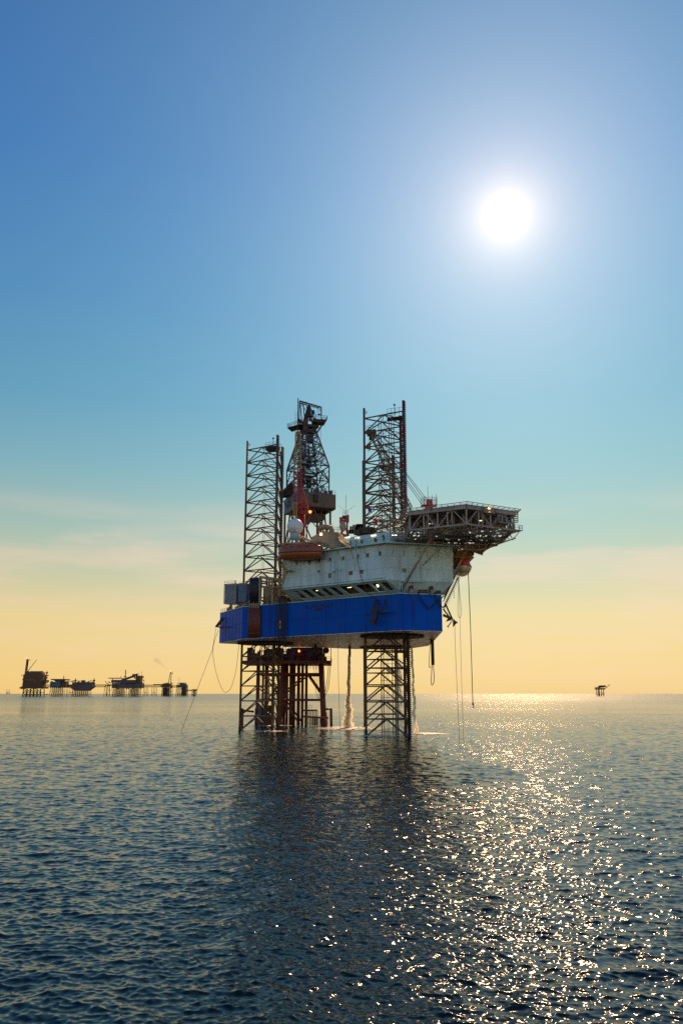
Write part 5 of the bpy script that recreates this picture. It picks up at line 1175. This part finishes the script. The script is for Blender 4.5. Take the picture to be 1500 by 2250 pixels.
# 1 the tall one with the flare tower
p1_ = fplat(77, 'tallest distant platform at far left with a flare tower and a raised crane boom')
fjacket(p1_, 58, 95, 1514, 6, 1.7, 1)
x = MB(); fbox(x, 55, 98, 1482, 1512); fbox(x, 58, 94, 1477, 1483, 36); fbox(x, 50, 103, 1510, 1513, 50); fbox(x, 99, 105, 1494, 1499, 30)
for u in (61, 68, 73, 79, 85, 91): fbox(x, u - 1.4, u + 1.4, 1474 + .6, 1481, 16)
x.build('topside', 'far', p1_)
x = MB(); fclutter(x, 50, 103, 1484, 1514, 120, 1); fbox(x, 51, 56, 1508, 1514, 30); x.build('equipment', 'farm', p1_)
x = MB(); fbox(x, 62, 82, 1492, 1496, 46); fbox(x, 80, 85, 1495, 1502, 46); x.build('orange_module', 'faro', p1_)
x = MB(); lattice(x, (fx(54), FYD, fz(1512)), (fx(56), FYD, fz(1449)), 4.5, 3, 12, .7); lattice(x, (fx(57), FYD, fz(1482)), (fx(58.5), FYD, fz(1450)), 2.5, 2, 8, .6); fbox(x, 54.5, 63, 1449.4, 1450.6, 6); x.bar((fx(56.4), FYD, fz(1450)), (fx(56.6), FYD, fz(1446)), .9); x.build('flare_tower', 'farj', p1_)
x = MB(); x.add([(fx(56.5), FYD, fz(1446.5)), (fx(54), FYD - 2, fz(1445.4)), (fx(51), FYD, fz(1444.2)), (fx(53), FYD + 2, fz(1446))], [(0, 1, 2, 3), (3, 2, 1, 0)]); 
x = MB(); x.bar((fx(56.5), FYD, fz(1446.6)), (fx(52), FYD, fz(1444.4)), 1.4, 6, .2); x.build('flame', 'flame', p1_)
x = MB(); x.bar((fx(60), FYD - 8, fz(1477)), (fx(79), FYD - 8, fz(1449.5)), 1.2, 4, .8); x.bar((fx(101.5), FYD, fz(1500)), (fx(102), FYD, fz(1474)), 1.2); fbox(x, 100, 104, 1477, 1480, 6); x.build('crane', 'faro', p1_)
# 2
p2_ = fplat(133, 'small distant platform with a big pale blue block, second from the left')
fjacket(p2_, 117, 143, 1510, 7, .9, 2.2); x = MB(); fbox(x, 115, 150, 1504, 1511); fbox(x, 117, 149, 1492, 1494.5, 50); fbox(x, 126, 139, 1494, 1499); fbox(x, 139, 149, 1497, 1508, 30); x.bar((fx(139.5), FYD, fz(1494)), (fx(140), FYD, fz(1485)), 1.3); fclutter(x, 116, 155, 1493, 1511, 50, 2); x.build('topside', 'far', p2_)
x = MB(); fbox(x, 115.5, 138, 1498, 1509, 46); x.build('living_quarters', 'farb', p2_)
# 3
p3_ = fplat(183, 'low wide distant platform with two short cranes, third from the left')
fjacket(p3_, 165, 198, 1515, 9, .9, 1.5); x = MB(); x.add([(fx(159), FYD - 20, fz(1504)), (fx(207), FYD - 20, fz(1504)), (fx(207), FYD - 20, fz(1510)), (fx(196), FYD - 20, fz(1518)), (fx(170), FYD - 20, fz(1518)), (fx(159), FYD - 20, fz(1511))] + [(fx(159), FYD + 20, fz(1504)), (fx(207), FYD + 20, fz(1504)), (fx(207), FYD + 20, fz(1510)), (fx(196), FYD + 20, fz(1518)), (fx(170), FYD + 20, fz(1518)), (fx(159), FYD + 20, fz(1511))],
    [(5, 4, 3, 2, 1, 0), (6, 7, 8, 9, 10, 11)] + [(i, (i + 1) % 6, 6 + (i + 1) % 6, 6 + i) for i in range(6)]); fbox(x, 163, 206, 1499, 1504); fclutter(x, 160, 208, 1496, 1508, 60, 3); fbox(x, 180, 187, 1494.5, 1500, 12)
x.build('topside', 'farm', p3_)
x = MB()
for u in (166, 207): x.bar((fx(u), FYD, fz(1504)), (fx(u), FYD, fz(1490.5)), 1.3); fbox(x, u - 2, u + 2, 1494, 1497, 6)
x.bar((fx(207), FYD, fz(1494)), (fx(195), FYD, fz(1496)), .6); x.bar((fx(166), FYD, fz(1494)), (fx(177), FYD, fz(1497)), .6); x.build('crane', 'farj', p3_)
# 4 the large complex
p4_ = fplat(280, 'largest distant platform block with a flat deck on the left and two groups of legs')
fjacket(p4_, 254, 276, 1512, 7, 1.0, 1.2); fjacket(p4_, 288, 308, 1512, 7, 1.0, 1.2); fjacket(p4_, 235, 244, 1504, 3, .7, 2)
x = MB(); fbox(x, 250, 315, 1501, 1512); fbox(x, 268, 302, 1494, 1502); x.build('topside', 'farm', p4_)
x = MB(); x.bar((fx(268), FYD - 6, fz(1495)), (fx(297), FYD - 6, fz(1485)), 4.2, 4); fbox(x, 300, 311, 1486, 1506, 30); fclutter(x, 296, 314, 1483, 1512, 60, 4); fclutter(x, 234, 255, 1497, 1508, 40, 5, 1, 3.5); fclutter(x, 255, 313, 1498, 1514, 60, 9); fbox(x, 291, 300, 1481, 1485, 14); fbox(x, 299, 302, 1480, 1486, 8); fbox(x, 233, 250, 1504.5, 1506, 20)
x.build('equipment', 'far', p4_)
x = MB(); fbox(x, 248, 263, 1494, 1500, 40); x.build('living_quarters', 'farb', p4_)
x = MB(); fbox(x, 241.5, 268, 1489.5, 1491, 50); x.bar((fx(246), FYD, fz(1491)), (fx(250), FYD, fz(1497)), 1); x.build('helideck', 'farj', p4_)
x = MB()
for u, v0, v1, r_ in ((275, 1472, 1492, 1.5), (304.5, 1477, 1488, .5), (310.5, 1475, 1490, .5), (317, 1493, 1506, .4), (265.5, 1486, 1490, 1.2)): x.bar((fx(u), FYD, fz(v0)), (fx(u), FYD, fz(v1)), r_)
fbox(x, 272, 277, 1486, 1488, 4); x.bar((fx(277), FYD, fz(1490)), (fx(292), FYD, fz(1485)), .8); x.build('mast', 'farj', p4_)
# 5 flare platform
p5_ = fplat(369, 'distant flare platform with a small burning flame on a slanting tower')
fjacket(p5_, 360, 377, 1510, 6, 1.1, 1); x = MB(); fbox(x, 359, 377, 1502, 1510, 30); fbox(x, 356, 378, 1506.5, 1510, 40); fclutter(x, 358, 378, 1500, 1512, 50, 6); fbox(x, 361, 370, 1512, 1529, 30) ; x.build('topside', 'far', p5_)
x = MB(); x.bar((fx(370), FYD, fz(1502)), (fx(374), FYD, fz(1476)), 1.0); x.bar((fx(376), FYD, fz(1502)), (fx(375.5), FYD, fz(1476)), 1.0)
for k in range(7): x.bar((fx(370 + .6 * k), FYD, fz(1502 - 3.7 * k)), (fx(376), FYD, fz(1499 - 3.7 * k)), .5)
x.box((fx(376.3), FYD, fz(1479.5)), (8, 5, 1.2)); x.bar((fx(378.5), FYD, fz(1482)), (fx(378), FYD, fz(1475)), .7); x.build('flare_tower', 'farj', p5_)
x = MB(); x.bar((fx(375.5), FYD, fz(1475.6)), (fx(371.5), FYD, fz(1472.5)), 1.7, 6, .4); x.build('flame', 'flame', p5_)
# 6
p6_ = fplat(402, 'stubby distant platform with a thick dark column, right of the flare platform')
fjacket(p6_, 391, 411, 1507, 6, .9, 1); x = MB(); fbox(x, 390, 412, 1505, 1510, 30); fbox(x, 396, 409, 1502, 1505, 20); fbox(x, 395, 403, 1500, 1502.5, 10); fclutter(x, 390, 413, 1500, 1512, 30, 7, 1, 3); fbox(x, 401, 411, 1510, 1529, 26); x.bar((fx(393.5), FYD, fz(1505)), (fx(393.5), FYD, fz(1487.5)), .5); x.bar((fx(403), FYD, fz(1502)), (fx(411), FYD, fz(1501)), .5)
x.build('topside', 'farm', p6_)
# 7
p7_ = fplat(428, 'smallest distant platform, a single splayed stand at the right end of the row')
fjacket(p7_, 425, 431, 1516, 3, .9, -.3); x = MB(); fbox(x, 423, 434, 1514.5, 1516.5, 16); fbox(x, 425.5, 431.5, 1516.5, 1518.5, 12); x.build('topside', 'farj', p7_)
# linking bridges
def bridge(u0, u1, v0, v1, label, sup=()):
    t_ = thing('footbridge', (fx((u0 + u1) / 2), FYD, fz(v1)), label, 'bridge', 'bridges linking the distant platforms'); x = MB()
    for v in (v0, v1): x.bar((fx(u0), FYD, fz(v)), (fx(u1), FYD, fz(v)), .9)
    n_ = max(3, int((u1 - u0) / 2.2))
    for k in range(n_): a, b_ = u0 + (u1 - u0) * k / n_, u0 + (u1 - u0) * (k + 1) / n_; x.bar((fx(a), FYD, fz(v0 if k % 2 else v1)), (fx(b_), FYD, fz(v1 if k % 2 else v0)), .5); x.bar((fx(a), FYD, fz(v0)), (fx(a), FYD, fz(v1)), .4)
    x.build('span', 'farj', t_)
    for (a, b_) in sup: 
        for uu, ud in ((a, -1.2), (b_, 1.2), ((a * 2 + b_) / 3, -.4), ((a + b_ * 2) / 3, .4)): x = MB(); x.bar((fx(uu), FYD, fz(v1)), (fx(uu + ud), FYD, -5), .7, 6); x.build('leg', 'farj', t_)
        x = MB(); x.bar((fx(a), FYD, fz(1521)), (fx(b_), FYD, fz(1521)), .5); x.bar((fx(a - 1), FYD, 0), (fx((a + b_) / 2), FYD, fz(1521)), .5); x.bar((fx(b_ + 1), FYD, 0), (fx((a + b_) / 2), FYD, fz(1521)), .5); x.build('bracing', 'farj', t_)
bridge(103, 116, 1504.5, 1509.5, 'short lattice bridge between the tallest distant platform and the blue-block one')
bridge(149, 160, 1504.5, 1509, 'short lattice bridge on slender legs left of the low wide platform', ((151, 161),))
bridge(207, 235, 1504.5, 1509.5, 'long open lattice bridge left of the largest distant platform')
bridge(314, 360, 1505, 1509.5, 'long dark bridge carried on two trestles left of the flare platform', ((317, 326), (335, 345)))
bridge(377, 392, 1506.5, 1510, 'bridge just right of the flare platform')
bridge(411, 424, 1516, 1518, 'thin low bridge reaching the smallest distant platform')
x = MB(); fbox(x, 338, 360, 1503.2, 1504.8, 10); x.bar((fx(340), FYD, fz(1506)), (fx(340), FYD, fz(1504)), 1); x.build('upper_walkway', 'farj', p5_)
# right-hand platform
pr_ = fplat(1320, 'lone distant platform on the right horizon with a boom slanting up to the right')
def gx(u): return fx(u)
x = MB()
for u, r_ in ((1308.5, 1.4), (1313.2, 2.9), (1318.8, 1.2), (1323.5, 1.4)): x = MB(); x.bar((gx(u), FYD, -5), (gx(u), FYD, fz(1514)), r_, 8); x.build('leg', 'farj', pr_)
x = MB(); x.bar((gx(1306), FYD, fz(1522.5)), (gx(1325), FYD, fz(1522.5)), .8); x.bar((gx(1306), FYD, fz(1526)), (gx(1326), FYD, fz(1526)), .9); x.bar((gx(1316), FYD, 0), (gx(1323), FYD, fz(1521)), .6); x.build('bracing', 'farj', pr_)
x = MB(); fbox(x, 1307, 1325, 1512, 1515, 26); fbox(x, 1307, 1318, 1509.8, 1511, 26); fbox(x, 1313, 1324, 1508.6, 1510.6, 20); fbox(x, 1314, 1316.5, 1506.5, 1508.5, 6); fclutter(x, 1308, 1325, 1509, 1514, 22, 12, 1, 2.6); fbox(x, 1322, 1330, 1508.6, 1509.8, 16); x.build('topside', 'farj', pr_)
x = MB(); fbox(x, 1317.5, 1327, 1506, 1509.4, 24); x.build('module', 'farm', pr_)
x = MB(); x.bar((gx(1325), FYD, fz(1515)), (gx(1337.5), FYD, fz(1505)), 1.0); x.bar((gx(1337), FYD, fz(1505.4)), (gx(1338), FYD, fz(1504.4)), 1.7); x.build('flare_boom', 'farj', pr_)
# ships and a faraway jack-up
def ship(u, Y, Ln, label, sf=1):
    vb = 1524.2; X_ = (u - 750) / (FPX * CP + 380 * SP) * Y; t_ = thing('ship', (X_, Y, 0), label, 'ship', 'ships on the horizon')
    x = MB(); x.prism([(X_ - Ln / 2, Y - Ln * .08), (X_ + Ln * .4, Y - Ln * .08), (X_ + Ln / 2, Y), (X_ + Ln * .4, Y + Ln * .08), (X_ - Ln / 2, Y + Ln * .08)], -.5, Ln * .09, [(X_ - Ln / 2, Y - Ln * .09), (X_ + Ln * .44, Y - Ln * .09), (X_ + Ln * .56, Y), (X_ + Ln * .44, Y + Ln * .09), (X_ - Ln / 2, Y + Ln * .09)]); x.build('hull', 'farj', t_)
    x = MB(); x.box((X_ + sf * Ln * .15, Y, Ln * .15), (Ln * .26, Ln * .14, Ln * .16)); x.box((X_ + sf * Ln * .16, Y, Ln * .26), (Ln * .14, Ln * .1, Ln * .07)); x.bar((X_ + sf * Ln * .16, Y, Ln * .3), (X_ + sf * Ln * .16, Y, Ln * .42), Ln * .012); x.build('superstructure', 'farm', t_)
ship(104, 5200, 24, 'small dark supply ship between the two leftmost distant platforms', 1)
ship(1069.5, 5200, 13, 'tiny dark boat on the horizon right of the rig'); ship(1461, 5600, 12, 'tiny dark boat on the horizon at the far right', -1)
X_ = (20 - 750) / (FPX * CP + 380 * SP) * 7000; fj = thing('faraway_rig', (X_, 7000, 0), 'faint grey jack-up rig with three legs at the left edge of the horizon', 'drilling rig')
for dx in (-13, -2, 11): x = MB(); x.bar((X_ + dx, 7000, -5), (X_ + dx, 7000, 44), 1.1, 4); x.build('leg', 'cont', fj)
x = MB(); x.box((X_, 7000, 15), (28, 20, 6)); x.build('hull', 'cont', fj)
# thin smoke trailing from the flare
m = bpy.data.materials.new('thin_brown_smoke'); m.use_nodes = True; t = m.node_tree; t.nodes.clear(); pv = t.nodes.new('ShaderNodeVolumePrincipled'); pv.inputs['Color'].default_value = (.30, .18, .08, 1); pv.inputs['Density'].default_value = .012
o_ = t.nodes.new('ShaderNodeOutputMaterial'); t.links.new(pv.outputs[0], o_.inputs[1]); M['smoke'] = m
x = MB(); pts = [(371.5, 1472.5, 1.2), (366, 1469, 2.2), (360, 1465, 4), (353, 1459, 6), (345, 1453, 8), (337, 1448, 10)]; nseg = 10
vs = []; rg = random.Random(6)
for u, v, r_ in pts:
    for k in range(nseg): a = 2 * math.pi * k / nseg; vs.append((fx(u) + .5 * r_ * math.cos(a) * rg.uniform(.8, 1.2), FYD + r_ * math.sin(a), fz(v) + r_ * math.cos(a) * rg.uniform(.7, 1.2)))
x.add(vs, [(i * nseg + k, i * nseg + (k + 1) % nseg, (i + 1) * nseg + (k + 1) % nseg, (i + 1) * nseg + k) for i in range(len(pts) - 1) for k in range(nseg)] + [tuple(reversed(range(nseg))), tuple((len(pts) - 1) * nseg + k for k in range(nseg))], True)
o = x.build('smoke', 'smoke', None, label='thin brown smoke drifting left from the distant flare', cat='smoke'); o['kind'] = 'stuff'
